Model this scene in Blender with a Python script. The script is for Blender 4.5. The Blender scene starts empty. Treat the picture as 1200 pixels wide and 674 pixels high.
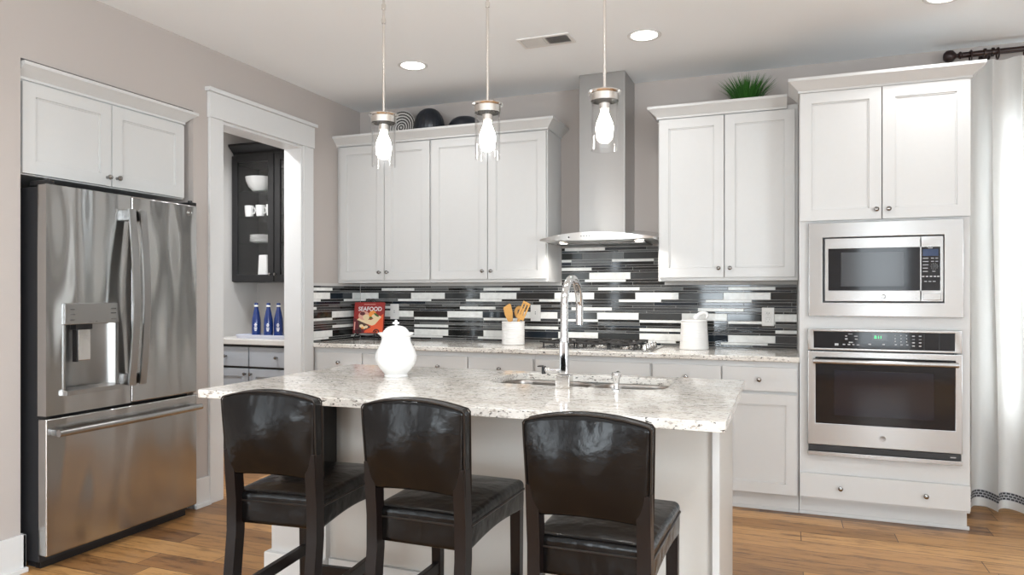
import bpy, bmesh, math, random
from mathutils import Vector, Matrix
random.seed(7)
PI = math.pi
S = bpy.context.scene
COL = S.collection

# ------------------------------------------------------------------ camera, sky, exposure
cam = bpy.data.cameras.new('camera')
cam_o = bpy.data.objects.new('camera', cam)
COL.objects.link(cam_o)
cam_o.location = (0, 0, 1.262)
cam_o.rotation_euler = (PI / 2, 0, 0.36633)
cam.sensor_width = 36.0
cam.lens = 831.43 / 1200 * 36.0
cam.shift_y = (344.46 - 337.0) / 1200
cam.clip_start = 0.02
S.camera = cam_o

W = bpy.data.worlds.new('sky')
S.world = W
W.use_nodes = True
_bg = W.node_tree.nodes['Background']
_bg.inputs[0].default_value = (0.86, 0.94, 1.0, 1)
_bg.inputs[1].default_value = 3.0

S.view_settings.view_transform = 'Standard'
S.view_settings.look = 'None'
S.view_settings.gamma = 1.0
S.view_settings.use_curve_mapping = False
S.view_settings.exposure = 0.55

def area(name, loc, rot, sx, sy, power, col=(1, 1, 1)):
    l = bpy.data.lights.new(name, 'AREA')
    l.shape = 'RECTANGLE'; l.size = sx; l.size_y = sy
    l.energy = power; l.color = col
    o = bpy.data.objects.new(name, l); COL.objects.link(o)
    o.location = loc; o.rotation_euler = rot
    return o
# lamps in unseen openings added for light and reflections; only the back window shows
DAY = (0.83, 0.93, 1.0)
area('added_rear_light', (1.38, -3.40, 1.35), (PI / 2 + .1, 0, 0), 0.75, 1.8, 15, DAY)  # unseen source, set where it mirrors as a bright band in the microwave
area('added_rear_light', (-1.0, -3.40, 1.35), (PI / 2 + .1, 0, 0), 1.0, 1.8, 64, DAY)  # added to even the light between left cabinets and oven tower
area('added_rear_streak_light', (-3.00, -3.40, 1.25), (PI / 2, 0, 0), 0.22, 1.9, 9, DAY)  # added to put a bright streak on the hood chimney
area('added_left_sheen_light', (-3.34, -1.7, 1.15), (PI / 2 + .12, 0, -PI / 2), 1.6, 2.1, 54, DAY)  # added low on the left wall for a sheen on the stool backs
area('added_side_light', (3.40, -1.75, 1.45), (PI / 2 + .30, 0, PI / 2), 2.4, 2.0, 215, DAY)  # added unseen source, far back so the fridge side gains more than the tower
area('daylight_back_window', (1.96, 5.11, 1.42), (-PI / 2, 0, 0), 1.4, 1.6, 36, (0.90, 0.96, 1.0))

# ------------------------------------------------------------------ materials
MATS = {}
def newmat(name):
    m = bpy.data.materials.new(name); m.use_nodes = True
    MATS[name] = m
    nt = m.node_tree
    return m, nt, nt.nodes['Principled BSDF'], nt.nodes['Material Output']

def setp(b, col=None, rough=None, metal=None, spec=None, coat=None, trans=None, ior=None):
    if col is not None: b.inputs['Base Color'].default_value = (*col, 1)
    if rough is not None: b.inputs['Roughness'].default_value = rough
    if metal is not None: b.inputs['Metallic'].default_value = metal
    if spec is not None: b.inputs['Specular IOR Level'].default_value = spec
    if coat is not None: b.inputs['Coat Weight'].default_value = coat
    if trans is not None: b.inputs['Transmission Weight'].default_value = trans
    if ior is not None: b.inputs['IOR'].default_value = ior

def coords(nt, scale=(1, 1, 1), kind='Object'):
    tc = nt.nodes.new('ShaderNodeTexCoord'); mp = nt.nodes.new('ShaderNodeMapping')
    mp.inputs['Scale'].default_value = scale
    nt.links.new(tc.outputs[kind], mp.inputs['Vector'])
    return mp.outputs['Vector']

def noise(nt, vec, scale, detail=4, rough=0.55):
    n = nt.nodes.new('ShaderNodeTexNoise')
    n.inputs['Scale'].default_value = scale; n.inputs['Detail'].default_value = detail
    n.inputs['Roughness'].default_value = rough
    nt.links.new(vec, n.inputs['Vector'])
    return n.outputs['Fac']

def ramp(nt, fac, stops):
    r = nt.nodes.new('ShaderNodeValToRGB')
    el = r.color_ramp.elements
    while len(el) < len(stops): el.new(0.5)
    for e, (p, c) in zip(el, stops):
        e.position = p; e.color = (*c, 1)
    nt.links.new(fac, r.inputs['Fac'])
    return r.outputs['Color']

def mix(nt, fac, a, b, mode='MIX'):
    m = nt.nodes.new('ShaderNodeMix'); m.data_type = 'RGBA'; m.blend_type = mode
    for sock, v in ((m.inputs[0], fac), (m.inputs[6], a), (m.inputs[7], b)):
        if isinstance(v, (int, float)): sock.default_value = v
        elif isinstance(v, tuple): sock.default_value = (*v, 1)
        else: nt.links.new(v, sock)
    return m.outputs[2]

def bump(nt, b, h, strength=0.1, dist=0.01):
    bp = nt.nodes.new('ShaderNodeBump')
    bp.inputs['Strength'].default_value = strength; bp.inputs['Distance'].default_value = dist
    nt.links.new(h, bp.inputs['Height'])
    nt.links.new(bp.outputs['Normal'], b.inputs['Normal'])

def paint(name, col, rough=0.4, grain=0.0, gs=60, spec=0.5, coat=None):
    m, nt, b, out = newmat(name)
    setp(b, col, rough, spec=spec, coat=coat)
    v = coords(nt)
    f = noise(nt, v, gs, 3)
    c = mix(nt, f, tuple(x * 0.985 for x in col), tuple(min(1, x * 1.015) for x in col))
    nt.links.new(c, b.inputs['Base Color'])
    if grain: bump(nt, b, f, grain, 0.002)
    return m

def plain(name, col, rough=0.4, metal=0.0, spec=0.5, coat=None):
    m, nt, b, out = newmat(name); setp(b, col, rough, metal, spec, coat); return m

def steel(name, col, rough, stretch=(1, 1, 120), wav=0.0, wavscale=2.2, wavstretch=(1, 1, .35)):
    m, nt, b, out = newmat(name)
    setp(b, col, rough, 1.0)
    b.inputs['Anisotropic'].default_value = 0.82; b.inputs['Anisotropic Rotation'].default_value = 0.25
    tg = nt.nodes.new('ShaderNodeTangent'); tg.direction_type = 'RADIAL'; tg.axis = 'Z'
    nt.links.new(tg.outputs[0], b.inputs['Tangent'])
    v = coords(nt, stretch)
    f = noise(nt, v, 8, 3)
    mr = nt.nodes.new('ShaderNodeMapRange')
    mr.inputs['To Min'].default_value = rough - 0.004; mr.inputs['To Max'].default_value = rough + 0.004
    nt.links.new(f, mr.inputs['Value']); nt.links.new(mr.outputs[0], b.inputs['Roughness'])
    if wav:
        v2 = coords(nt, wavstretch)
        bump(nt, b, noise(nt, v2, wavscale, 1, 0.4), wav, 0.05)
    return m

def emit(name, col, strength):
    m, nt, b, out = newmat(name)
    setp(b, col, 0.5)
    b.inputs['Emission Color'].default_value = (*col, 1)
    b.inputs['Emission Strength'].default_value = strength
    return m

def thin_glass(name, tint=(1, 1, 1), base=0.03):
    m, nt, b, out = newmat(name)
    nt.nodes.remove(b)
    tr = nt.nodes.new('ShaderNodeBsdfTransparent'); tr.inputs[0].default_value = (*tint, 1)
    gl = nt.nodes.new('ShaderNodeBsdfGlossy'); gl.inputs['Roughness'].default_value = 0.02
    lw = nt.nodes.new('ShaderNodeLayerWeight')
    pw = nt.nodes.new('ShaderNodeMath'); pw.operation = 'POWER'; nt.links.new(lw.outputs['Facing'], pw.inputs[0]); pw.inputs[1].default_value = 3.0
    fr = nt.nodes.new('ShaderNodeMath'); fr.operation = 'MULTIPLY_ADD'; nt.links.new(pw.outputs[0], fr.inputs[0]); fr.inputs[1].default_value = .8; fr.inputs[2].default_value = base
    ms = nt.nodes.new('ShaderNodeMixShader')
    nt.links.new(fr.outputs[0], ms.inputs[0]); nt.links.new(tr.outputs[0], ms.inputs[1]); nt.links.new(gl.outputs[0], ms.inputs[2])
    nt.links.new(ms.outputs[0], out.inputs['Surface'])
    return m

M_wall = paint('wall_paint', (0.455, 0.412, 0.385), 0.75, 0.05, 220, 0.25)
M_ceil = paint('ceiling_paint', (0.87, 0.90, 0.92), 0.9, 0.04, 200, 0.2)
M_trim = paint('trim_paint', (0.64, 0.64, 0.635), 0.38)
M_cab = paint('cabinet_paint', (0.585, 0.582, 0.572), 0.36)
M_island = paint('island_paint', (0.53, 0.51, 0.475), 0.42)
M_pglare = paint('pantry_glare_grey', (0.40, 0.43, 0.47), 0.4)  # bluish reflection glare put into the colour of the base cabinet fronts
M_pblack = paint('pantry_black_paint', (0.012, 0.012, 0.013), 0.3)
M_black = plain('black_plastic', (0.008, 0.008, 0.009), 0.4)
M_blackgloss = plain('black_glass', (0.005, 0.005, 0.007), 0.06, 0, 0.36)
M_darkcase = plain('dark_grey_case', (0.022, 0.022, 0.024), 0.5)
M_chrome = plain('chrome', (0.72, 0.73, 0.745), 0.06, 1.0)
M_knob = plain('knob_chrome', (0.30, 0.29, 0.28), 0.10, 1.0)
M_nickel = plain('polished_nickel', (0.72, 0.70, 0.67), 0.14, 1.0)
M_steel = steel('brushed_steel', (0.40, 0.397, 0.39), 0.27, (120, 1, 1))
M_steelv = steel('brushed_steel_upright', (0.40, 0.397, 0.39), 0.30, (1, 1, 120))
M_fridge = steel('fridge_steel', (0.47, 0.465, 0.455), 0.18, (1, 1, 90), 1.0, 2.4, (1.6, 1, .45))
M_steeldark = plain('dark_steel', (0.20, 0.195, 0.19), 0.3, 1.0)
M_sinksteel = plain('sink_steel', (0.33, 0.30, 0.275), 0.3, 1.0)
M_iron = plain('cast_iron', (0.02, 0.018, 0.017), 0.5)
M_ceramic = paint('white_ceramic', (0.83, 0.83, 0.82), 0.12, coat=0.4)
M_ceramic2 = paint('ribbed_ceramic', (0.80, 0.785, 0.765), 0.3)
M_plate = plain('outlet_plastic', (0.80, 0.785, 0.76), 0.35)
M_slot = plain('outlet_slot', (0.03, 0.03, 0.03), 0.6)
M_glass = thin_glass('clear_glass')
M_pane = thin_glass('cabinet_pane')
M_bulb = emit('bulb_glow', (1.0, 0.95, 0.88), 42.0)
M_lens = emit('ceiling_light_glow', (1.0, 0.96, 0.9), 9.0)
M_hoodlens = emit('hood_light_glow', (1.0, 0.95, 0.86), 5.0)
M_green = emit('green_digits', (0.05, 0.75, 0.2), 1.2)
M_blue_lcd = plain('blue_display', (0.01, 0.03, 0.09), 0.1)
M_mark = plain('grey_print', (0.45, 0.45, 0.46), 0.5)
M_bluebottle = plain('blue_glass', (0.006, 0.03, 0.16), 0.06, 0, 0.6, 0.5)
M_white = plain('white_print', (0.82, 0.82, 0.82), 0.5)
M_tray = plain('tray_white', (0.62, 0.64, 0.74), 0.25)
M_navy = plain('dark_vase', (0.012, 0.015, 0.022), 0.32)
M_pot = plain('plant_pot', (0.05, 0.04, 0.035), 0.6)
M_rod = plain('bronze_rod', (0.022, 0.009, 0.008), 0.3, 0.2)
M_vent = plain('vent_white', (0.72, 0.71, 0.69), 0.5)
M_ventdark = plain('vent_duct', (0.05, 0.05, 0.05), 0.8)
M_blackpanel = plain('panel_black', (0.003, 0.003, 0.003), 0.6)  # flat black for the unidentified block under the overhang

def wood_mat(name, c1, c2, sc=(6, 60, 60), rough=0.5):
    m, nt, b, out = newmat(name); setp(b, c1, rough)
    f = noise(nt, coords(nt, sc), 3, 4)
    nt.links.new(mix(nt, f, c1, c2), b.inputs['Base Color'])
    return m
M_utensil = wood_mat('utensil_wood', (0.62, 0.31, 0.08), (0.72, 0.40, 0.12))
M_legs = wood_mat('espresso_wood', (0.004, 0.0024, 0.002), (0.008, 0.0044, 0.0035), (40, 40, 4), 0.32)
M_legs.node_tree.nodes['Principled BSDF'].inputs['Specular IOR Level'].default_value = .25

def leather():
    m, nt, b, out = newmat('black_leather')
    setp(b, (0.003, 0.0026, 0.0026), 0.24, spec=0.24)
    v = coords(nt)
    f1 = noise(nt, v, 9, 3); f2 = noise(nt, v, 260, 2)
    mx = nt.nodes.new('ShaderNodeMath'); mx.operation = 'MULTIPLY_ADD'
    nt.links.new(f2, mx.inputs[0]); mx.inputs[1].default_value = 0.04; nt.links.new(f1, mx.inputs[2])
    bump(nt, b, mx.outputs[0], 0.35, 0.02)
    mr = nt.nodes.new('ShaderNodeMapRange'); mr.inputs['To Min'].default_value = 0.15; mr.inputs['To Max'].default_value = 0.28
    nt.links.new(f1, mr.inputs['Value']); nt.links.new(mr.outputs[0], b.inputs['Roughness'])
    return m
M_leather = leather()
M_piping = plain('brown_piping', (0.016, 0.011, 0.008), 0.35, 0, .3)

def granite():
    m, nt, b, out = newmat('granite')
    setp(b, (0.6, 0.55, 0.5), 0.10, spec=0.5)
    v = coords(nt, (1, 1.0, 1.6))
    vs = coords(nt, (0.55, 1.3, 1.3))
    big = noise(nt, vs, 7, 5, 0.6)
    base = ramp(nt, big, [(0.25, (0.53, 0.485, 0.43)), (0.42, (0.655, 0.62, 0.565)), (0.60, (0.73, 0.705, 0.665)), (0.8, (0.61, 0.575, 0.525))])
    mid = noise(nt, vs, 55, 4, 0.7)
    gm = ramp(nt, mid, [(0.36, (1, 1, 1)), (0.46, (0, 0, 0))])
    c = mix(nt, gm, base, (0.36, 0.325, 0.29))
    fl = noise(nt, coords(nt, (0.6, 1.25, 1.25)), 92, 3, 0.6)
    fm = ramp(nt, fl, [(0.345, (1, 1, 1)), (0.40, (0, 0, 0))])
    c = mix(nt, fm, c, (0.05, 0.045, 0.042))
    sp = noise(nt, v, 110, 2, 0.5)
    sm = ramp(nt, sp, [(0.62, (0, 0, 0)), (0.72, (1, 1, 1))])
    c = mix(nt, sm, c, (0.86, 0.83, 0.79))
    nt.links.new(c, b.inputs['Base Color'])
    return m
M_granite = granite()

def floor_mat():
    m, nt, b, out = newmat('hickory_planks')
    setp(b, (0.4, 0.2, 0.1), 0.34, spec=0.45)
    v = coords(nt)
    br = nt.nodes.new('ShaderNodeTexBrick')
    br.inputs['Scale'].default_value = 1.0
    br.inputs['Brick Width'].default_value = 1.15; br.inputs['Row Height'].default_value = 0.145
    br.inputs['Mortar Size'].default_value = 0.0022; br.inputs['Mortar Smooth'].default_value = 0.2
    br.offset = 0.0
    br.inputs['Color1'].default_value = (0, 0, 0, 1); br.inputs['Color2'].default_value = (1, 1, 1, 1)
    br.inputs['Mortar'].default_value = (0.5, 0.5, 0.5, 1)
    sp = nt.nodes.new('ShaderNodeSeparateXYZ'); nt.links.new(v, sp.inputs[0])
    dv = nt.nodes.new('ShaderNodeMath'); dv.operation = 'DIVIDE'; nt.links.new(sp.outputs[1], dv.inputs[0]); dv.inputs[1].default_value = 0.145
    fl = nt.nodes.new('ShaderNodeMath'); fl.operation = 'FLOOR'; nt.links.new(dv.outputs[0], fl.inputs[0])
    wn = nt.nodes.new('ShaderNodeTexWhiteNoise'); wn.noise_dimensions = '1D'; nt.links.new(fl.outputs[0], wn.inputs['W'])
    ma = nt.nodes.new('ShaderNodeMath'); ma.operation = 'MULTIPLY_ADD'; nt.links.new(wn.outputs['Value'], ma.inputs[0]); ma.inputs[1].default_value = 9.0; nt.links.new(sp.outputs[0], ma.inputs[2])
    cb = nt.nodes.new('ShaderNodeCombineXYZ'); nt.links.new(ma.outputs[0], cb.inputs[0]); nt.links.new(sp.outputs[1], cb.inputs[1])
    nt.links.new(cb.outputs[0], br.inputs['Vector'])
    mpv = nt.nodes.new('ShaderNodeMapping'); mpv.inputs['Scale'].default_value = (1.3, 11, 1); nt.links.new(cb.outputs[0], mpv.inputs['Vector'])
    tone = ramp(nt, br.outputs['Color'], [(0.0, (0.18, 0.085, 0.034)), (0.35, (0.39, 0.200, 0.072)), (0.7, (0.53, 0.29, 0.110)), (1.0, (0.29, 0.137, 0.048))])
    g1 = noise(nt, mpv.outputs[0], 3.0, 6, 0.68)
    gr = ramp(nt, g1, [(0.30, (0.34, 0.29, 0.26)), (0.5, (1, 1, 1)), (0.75, (1.12, 1.1, 1.05))])
    c = mix(nt, 1.0, tone, gr, 'MULTIPLY')
    g2 = noise(nt, coords(nt, (1.0, 4.5, 1)), 2.2, 5, 0.7)
    kn = ramp(nt, g2, [(0.30, (0.26, 0.21, 0.18)), (0.44, (1, 1, 1))])
    c = mix(nt, 1.0, c, kn, 'MULTIPLY')
    c = mix(nt, br.outputs['Fac'], c, (0.06, 0.03, 0.015))
    nt.links.new(c, b.inputs['Base Color'])
    mx = nt.nodes.new('ShaderNodeMath'); mx.operation = 'MULTIPLY_ADD'
    nt.links.new(br.outputs['Fac'], mx.inputs[0]); mx.inputs[1].default_value = -1.0; nt.links.new(g1, mx.inputs[2])
    bump(nt, b, mx.outputs[0], 0.18, 0.004)
    return m
M_floor = floor_mat()

def tile_mat(name, col, rough, coat=0.0):
    m, nt, b, out = newmat(name); setp(b, col, rough, spec=0.38, coat=coat)
    f = noise(nt, coords(nt, (2, 2, 2)), 14, 2)
    nt.links.new(mix(nt, f, tuple(x * .82 for x in col), tuple(x * 1.18 for x in col)), b.inputs['Base Color'])
    return m
M_tiles = [plain('grout', (0.52, 0.505, 0.485), 0.8),
           tile_mat('tile_white', (0.86, 0.86, 0.83), 0.22),
           tile_mat('tile_black', (0.016, 0.016, 0.015), 0.07),
           tile_mat('tile_charcoal', (0.045, 0.047, 0.047), 0.09),
           tile_mat('tile_grey', (0.125, 0.128, 0.125), 0.12),
           tile_mat('tile_blackblue', (0.012, 0.018, 0.026), 0.05)]

def fabric_mat(name, col, trans):
    m, nt, b, out = newmat(name); setp(b, col, 0.9, spec=0.1)
    f = noise(nt, coords(nt, (180, 180, 60)), 3, 2)
    cc = mix(nt, f, tuple(x * 0.95 for x in col), col)
    nt.links.new(cc, b.inputs['Base Color'])
    tl = nt.nodes.new('ShaderNodeBsdfTranslucent'); nt.links.new(cc, tl.inputs['Color'])
    ms = nt.nodes.new('ShaderNodeMixShader'); ms.inputs[0].default_value = trans
    nt.links.new(b.outputs[0], ms.inputs[1]); nt.links.new(tl.outputs[0], ms.inputs[2])
    nt.links.new(ms.outputs[0], out.inputs['Surface'])
    return m
M_curtain = fabric_mat('white_linen', (0.80, 0.795, 0.775), 0.30)

def key_band():
    m, nt, b, out = newmat('greek_key_band'); setp(b, (0.03, 0.03, 0.035), 0.8)
    tc = nt.nodes.new('ShaderNodeUVMap'); tc.uv_map = 'UVMap'
    br = nt.nodes.new('ShaderNodeTexBrick')
    br.offset = 0.5
    br.inputs['Scale'].default_value = 1.0
    br.inputs['Brick Width'].default_value = 0.024; br.inputs['Row Height'].default_value = 0.0155
    br.inputs['Mortar Size'].default_value = 0.0028; br.inputs['Mortar Smooth'].default_value = 0.0
    br.inputs['Color1'].default_value = (0.02, 0.02, 0.025, 1); br.inputs['Color2'].default_value = (0.05, 0.05, 0.055, 1)
    br.inputs['Mortar'].default_value = (0.42, 0.42, 0.43, 1)
    nt.links.new(tc.outputs[0], br.inputs['Vector'])
    nt.links.new(br.outputs['Color'], b.inputs['Base Color'])
    return m
M_band = key_band()

def decor_plate_mat():
    m, nt, b, out = newmat('patterned_plate'); setp(b, (0.7, 0.7, 0.68), 0.25, 0.3)
    tc = nt.nodes.new('ShaderNodeTexCoord'); sx = nt.nodes.new('ShaderNodeSeparateXYZ')
    nt.links.new(tc.outputs['Object'], sx.inputs[0])
    def math2(op, a, bb=None):
        n = nt.nodes.new('ShaderNodeMath'); n.operation = op
        for i, x in enumerate((a, bb)):
            if x is None: continue
            if isinstance(x, (int, float)): n.inputs[i].default_value = x
            else: nt.links.new(x, n.inputs[i])
        return n.outputs[0]
    r = math2('SQRT', math2('ADD', math2('MULTIPLY', sx.outputs[0], sx.outputs[0]), math2('MULTIPLY', sx.outputs[1], sx.outputs[1])))
    th = math2('ARCTAN2', sx.outputs[1], sx.outputs[0])
    rings = math2('SINE', math2('MULTIPLY', r, 300.0))
    spok = math2('SINE', math2('MULTIPLY', th, 44.0))
    f = math2('GREATER_THAN', math2('ADD', rings, math2('MULTIPLY', spok, 0.55)), 0.15)
    nt.links.new(mix(nt, f, (0.06, 0.058, 0.055), (0.72, 0.71, 0.69)), b.inputs['Base Color'])
    return m
M_decor = decor_plate_mat()

def grass_mat():
    m, nt, b, out = newmat('grass_green'); setp(b, (0.02, 0.12, 0.015), 0.5)
    f = noise(nt, coords(nt, (60, 60, 2)), 2, 2)
    nt.links.new(mix(nt, f, (0.008, 0.055, 0.008), (0.05, 0.20, 0.02)), b.inputs['Base Color'])
    return m
M_grass = grass_mat()
C_red = plain('cover_red', (0.30, 0.018, 0.015), 0.3)
C_orange = plain('cover_orange', (0.75, 0.10, 0.03), 0.3)
C_maroon = plain('cover_maroon', (0.11, 0.012, 0.02), 0.3)
C_cream = plain('cover_cream', (0.80, 0.62, 0.38), 0.3)
C_pink = plain('cover_pink', (0.72, 0.36, 0.28), 0.3)
C_brown = plain('cover_brown', (0.07, 0.035, 0.025), 0.3)
C_leaf = plain('cover_green', (0.06, 0.12, 0.02), 0.3)
C_carrot = plain('cover_carrot', (0.85, 0.30, 0.05), 0.3)
C_page = plain('book_pages', (0.75, 0.72, 0.65), 0.7)

# ------------------------------------------------------------------ mesh helpers
def new_bm(): return bmesh.new()

def merge(bm, tmp, mat=0, M=None):
    if M is not None: bmesh.ops.transform(tmp, matrix=M, verts=tmp.verts)
    vm = {v: bm.verts.new(v.co) for v in tmp.verts}
    for f in tmp.faces:
        try:
            nf = bm.faces.new([vm[v] for v in f.verts]); nf.material_index = mat if mat is not None else f.material_index
        except ValueError: pass
    tmp.free()

def box(bm, x0, x1, y0, y1, z0, z1, bev=0.0, mat=0, seg=2, M=None):
    t = bmesh.new()
    bmesh.ops.create_cube(t, size=1)
    bmesh.ops.scale(t, vec=(x1 - x0, y1 - y0, z1 - z0), verts=t.verts)
    bmesh.ops.translate(t, vec=((x0 + x1) / 2, (y0 + y1) / 2, (z0 + z1) / 2), verts=t.verts)
    if bev: bmesh.ops.bevel(t, geom=list(t.edges), offset=bev, segments=seg, profile=0.5, affect='EDGES')
    merge(bm, t, mat, M)

def cyl(bm, p0, p1, r0, r1=None, n=20, mat=0, caps=True):
    r1 = r0 if r1 is None else r1
    p0, p1 = Vector(p0), Vector(p1); d = p1 - p0
    t = bmesh.new()
    bmesh.ops.create_cone(t, cap_ends=caps, segments=n, radius1=r0, radius2=r1, depth=d.length)
    M = Matrix.Translation((p0 + p1) / 2) @ d.to_track_quat('Z', 'Y').to_matrix().to_4x4()
    merge(bm, t, mat, M)

def ball(bm, c, r, sc=(1, 1, 1), n=16, mat=0):
    t = bmesh.new()
    bmesh.ops.create_uvsphere(t, u_segments=n, v_segments=max(6, n // 2), radius=r)
    merge(bm, t, mat, Matrix.Translation(c) @ Matrix.Diagonal((*sc, 1)))

def lathe(bm, prof, c=(0, 0, 0), n=40, mat=0, M=None, ripple=None):
    """prof: list of (r, z); r=0 closes the end."""
    t = bmesh.new(); rings = []
    for r, z in prof:
        if r < 1e-6: rings.append([t.verts.new((0, 0, z))])
        else:
            ring = []
            for i in range(n):
                a = 2 * PI * i / n; rr = r * (ripple(a, z) if ripple else 1)
                ring.append(t.verts.new((rr * math.cos(a), rr * math.sin(a), z)))
            rings.append(ring)
    for A, B in zip(rings, rings[1:]):
        for i in range(n):
            j = (i + 1) % n
            if len(A) == 1 and len(B) == 1: continue
            if len(A) == 1: t.faces.new((A[0], B[i], B[j]))
            elif len(B) == 1: t.faces.new((A[i], A[j], B[0]))
            else: t.faces.new((A[i], A[j], B[j], B[i]))
    bmesh.ops.recalc_face_normals(t, faces=t.faces)
    merge(bm, t, mat, (M if M is not None else Matrix.Identity(4)) if M is not None else Matrix.Translation(c))

def sweep(bm, pts, sec, closed=False, mat=0, up=Vector((0, 0, 1)), radii=None):
    """sweep a closed section [(a,b)] along pts; a along side, b along normal-up."""
    pts = [Vector(p) for p in pts]; N = len(pts); rings = []
    prev = None
    for i, p in enumerate(pts):
        if closed: d = pts[(i + 1) % N] - pts[i - 1]
        else: d = pts[min(i + 1, N - 1)] - pts[max(i - 1, 0)]
        d.normalize()
        if prev is None:
            u = up - d * up.dot(d)
            if u.length < 1e-4: u = Vector((1, 0, 0)) - d * d.x
        else: u = prev - d * prev.dot(d)
        u.normalize(); prev = u
        s = d.cross(u); k = radii[i] if radii else 1
        rings.append([bm.verts.new(p + s * a * k + u * b * k) for a, b in sec])
    n = len(sec); fs = []
    for i in range(N if closed else N - 1):
        A, B = rings[i], rings[(i + 1) % N]
        for j in range(n):
            k = (j + 1) % n
            fs.append(bm.faces.new((A[j], A[k], B[k], B[j])))
    if not closed:
        fs.append(bm.faces.new(list(reversed(rings[0])))); fs.append(bm.faces.new(rings[-1]))
    for f in fs: f.material_index = mat
    bmesh.ops.recalc_face_normals(bm, faces=fs)

def circ(r, n=12): return [(r * math.cos(2 * PI * i / n), r * math.sin(2 * PI * i / n)) for i in range(n)]
def tube(bm, pts, r, n=12, closed=False, mat=0, radii=None, up=Vector((0, 0, 1))): sweep(bm, pts, circ(r, n), closed, mat, up, radii)

def prism(bm, poly, axis, a0, a1, mat=0):
    """extrude a polygon along an axis; poly gives the two other coordinates in order (x: y,z / y: x,z / z: x,y)."""
    def P(p, a): return {'x': (a, p[0], p[1]), 'y': (p[0], a, p[1]), 'z': (p[0], p[1], a)}[axis]
    A = [bm.verts.new(P(p, a0)) for p in poly]; B = [bm.verts.new(P(p, a1)) for p in poly]
    n = len(poly); fs = [bm.faces.new(A), bm.faces.new(list(reversed(B)))]
    for i in range(n):
        j = (i + 1) % n; fs.append(bm.faces.new((A[i], B[i], B[j], A[j])))
    for f in fs: f.material_index = mat
    bmesh.ops.recalc_face_normals(bm, faces=fs)

def levels(h, r, n):
    e = [0, .12, .3, .55, .8, 1.0]
    a = [-h + r * t for t in e]; b = [h - r * t for t in reversed(e)]
    mid = [-h + r + (2 * h - 2 * r) * i / n for i in range(1, n)]
    return a + mid + b

def gridbox(bm, h, r, n=(8, 8, 8), deform=None, mat=0):
    """a rounded box with a fine surface grid, half sizes h, corner radius r, then deformed."""
    L = [levels(h[i], r, n[i]) for i in range(3)]
    t = bmesh.new(); cache = {}
    inner = [hh - r for hh in h]
    def V(i, j, k):
        key = (i, j, k)
        if key not in cache:
            p = Vector((L[0][i], L[1][j], L[2][k]))
            q = Vector([max(-inner[a], min(inner[a], p[a])) for a in range(3)])
            d = p - q
            if d.length > 1e-9: p = q + d.normalized() * r
            if deform: p = Vector(deform(p))
            cache[key] = t.verts.new(p)
        return cache[key]
    N = [len(x) - 1 for x in L]
    for i in range(N[0]):
        for j in range(N[1]):
            t.faces.new((V(i, j, 0), V(i, j + 1, 0), V(i + 1, j + 1, 0), V(i + 1, j, 0)))
            t.faces.new((V(i, j, N[2]), V(i + 1, j, N[2]), V(i + 1, j + 1, N[2]), V(i, j + 1, N[2])))
    for i in range(N[0]):
        for k in range(N[2]):
            t.faces.new((V(i, 0, k), V(i + 1, 0, k), V(i + 1, 0, k + 1), V(i, 0, k + 1)))
            t.faces.new((V(i, N[1], k), V(i, N[1], k + 1), V(i + 1, N[1], k + 1), V(i + 1, N[1], k)))
    for j in range(N[1]):
        for k in range(N[2]):
            t.faces.new((V(0, j, k), V(0, j, k + 1), V(0, j + 1, k + 1), V(0, j + 1, k)))
            t.faces.new((V(N[0], j, k), V(N[0], j + 1, k), V(N[0], j + 1, k + 1), V(N[0], j, k + 1)))
    merge(bm, t, mat)

def plate_with_hole(bm, outer, inner, z0, z1, mat=0):
    t = bmesh.new()
    def loop(pts):
        vs = [t.verts.new((x, y, z1)) for x, y in pts]
        return [t.edges.new((vs[i], vs[(i + 1) % len(vs)])) for i in range(len(vs))]
    es = loop(outer) + (loop(inner) if inner else [])
    r = bmesh.ops.triangle_fill(t, edges=es, use_beauty=True, use_dissolve=False)
    fs = [g for g in r['geom'] if isinstance(g, bmesh.types.BMFace)]
    ex = bmesh.ops.extrude_face_region(t, geom=fs)
    vs = [g for g in ex['geom'] if isinstance(g, bmesh.types.BMVert)]
    bmesh.ops.translate(t, vec=(0, 0, z0 - z1), verts=vs)
    bmesh.ops.recalc_face_normals(t, faces=t.faces)
    merge(bm, t, mat)

def rrect(x0, x1, y0, y1, r, n=8):
    pts = []
    for cx, cy, a0 in ((x1 - r, y1 - r, 0), (x0 + r, y1 - r, PI / 2), (x0 + r, y0 + r, PI), (x1 - r, y0 + r, 1.5 * PI)):
        for i in range(n + 1):
            a = a0 + PI / 2 * i / n
            pts.append((cx + r * math.cos(a), cy + r * math.sin(a)))
    return pts

def obj(name, bm, mats, parent=None, smooth=35):
    me = bpy.data.meshes.new(name)
    bm.normal_update()
    bm.to_mesh(me); bm.free()
    for m in (mats if isinstance(mats, (list, tuple)) else [mats]): me.materials.append(m)
    if smooth:
        for p in me.polygons: p.use_smooth = True
        me.set_sharp_from_angle(angle=math.radians(smooth))
    o = bpy.data.objects.new(name, me); COL.objects.link(o)
    if smooth:
        wn = o.modifiers.new('weighted_normals', 'WEIGHTED_NORMAL'); wn.keep_sharp = True; wn.weight = 80
    if parent is not None: o.parent = parent
    return o

def tag(o, label=None, cat=None, group=None, kind=None):
    if label: o['label'] = label
    if cat: o['category'] = cat
    if group: o['group'] = group
    if kind: o['kind'] = kind
    return o

def thing(name, label, cat, loc=(0, 0, 0), rz=0, group=None, kind=None):
    o = bpy.data.objects.new(name, None); COL.objects.link(o)
    o.empty_display_size = 0.05
    o.location = loc; o.rotation_euler = (0, 0, rz)
    return tag(o, label, cat, group, kind)

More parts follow.
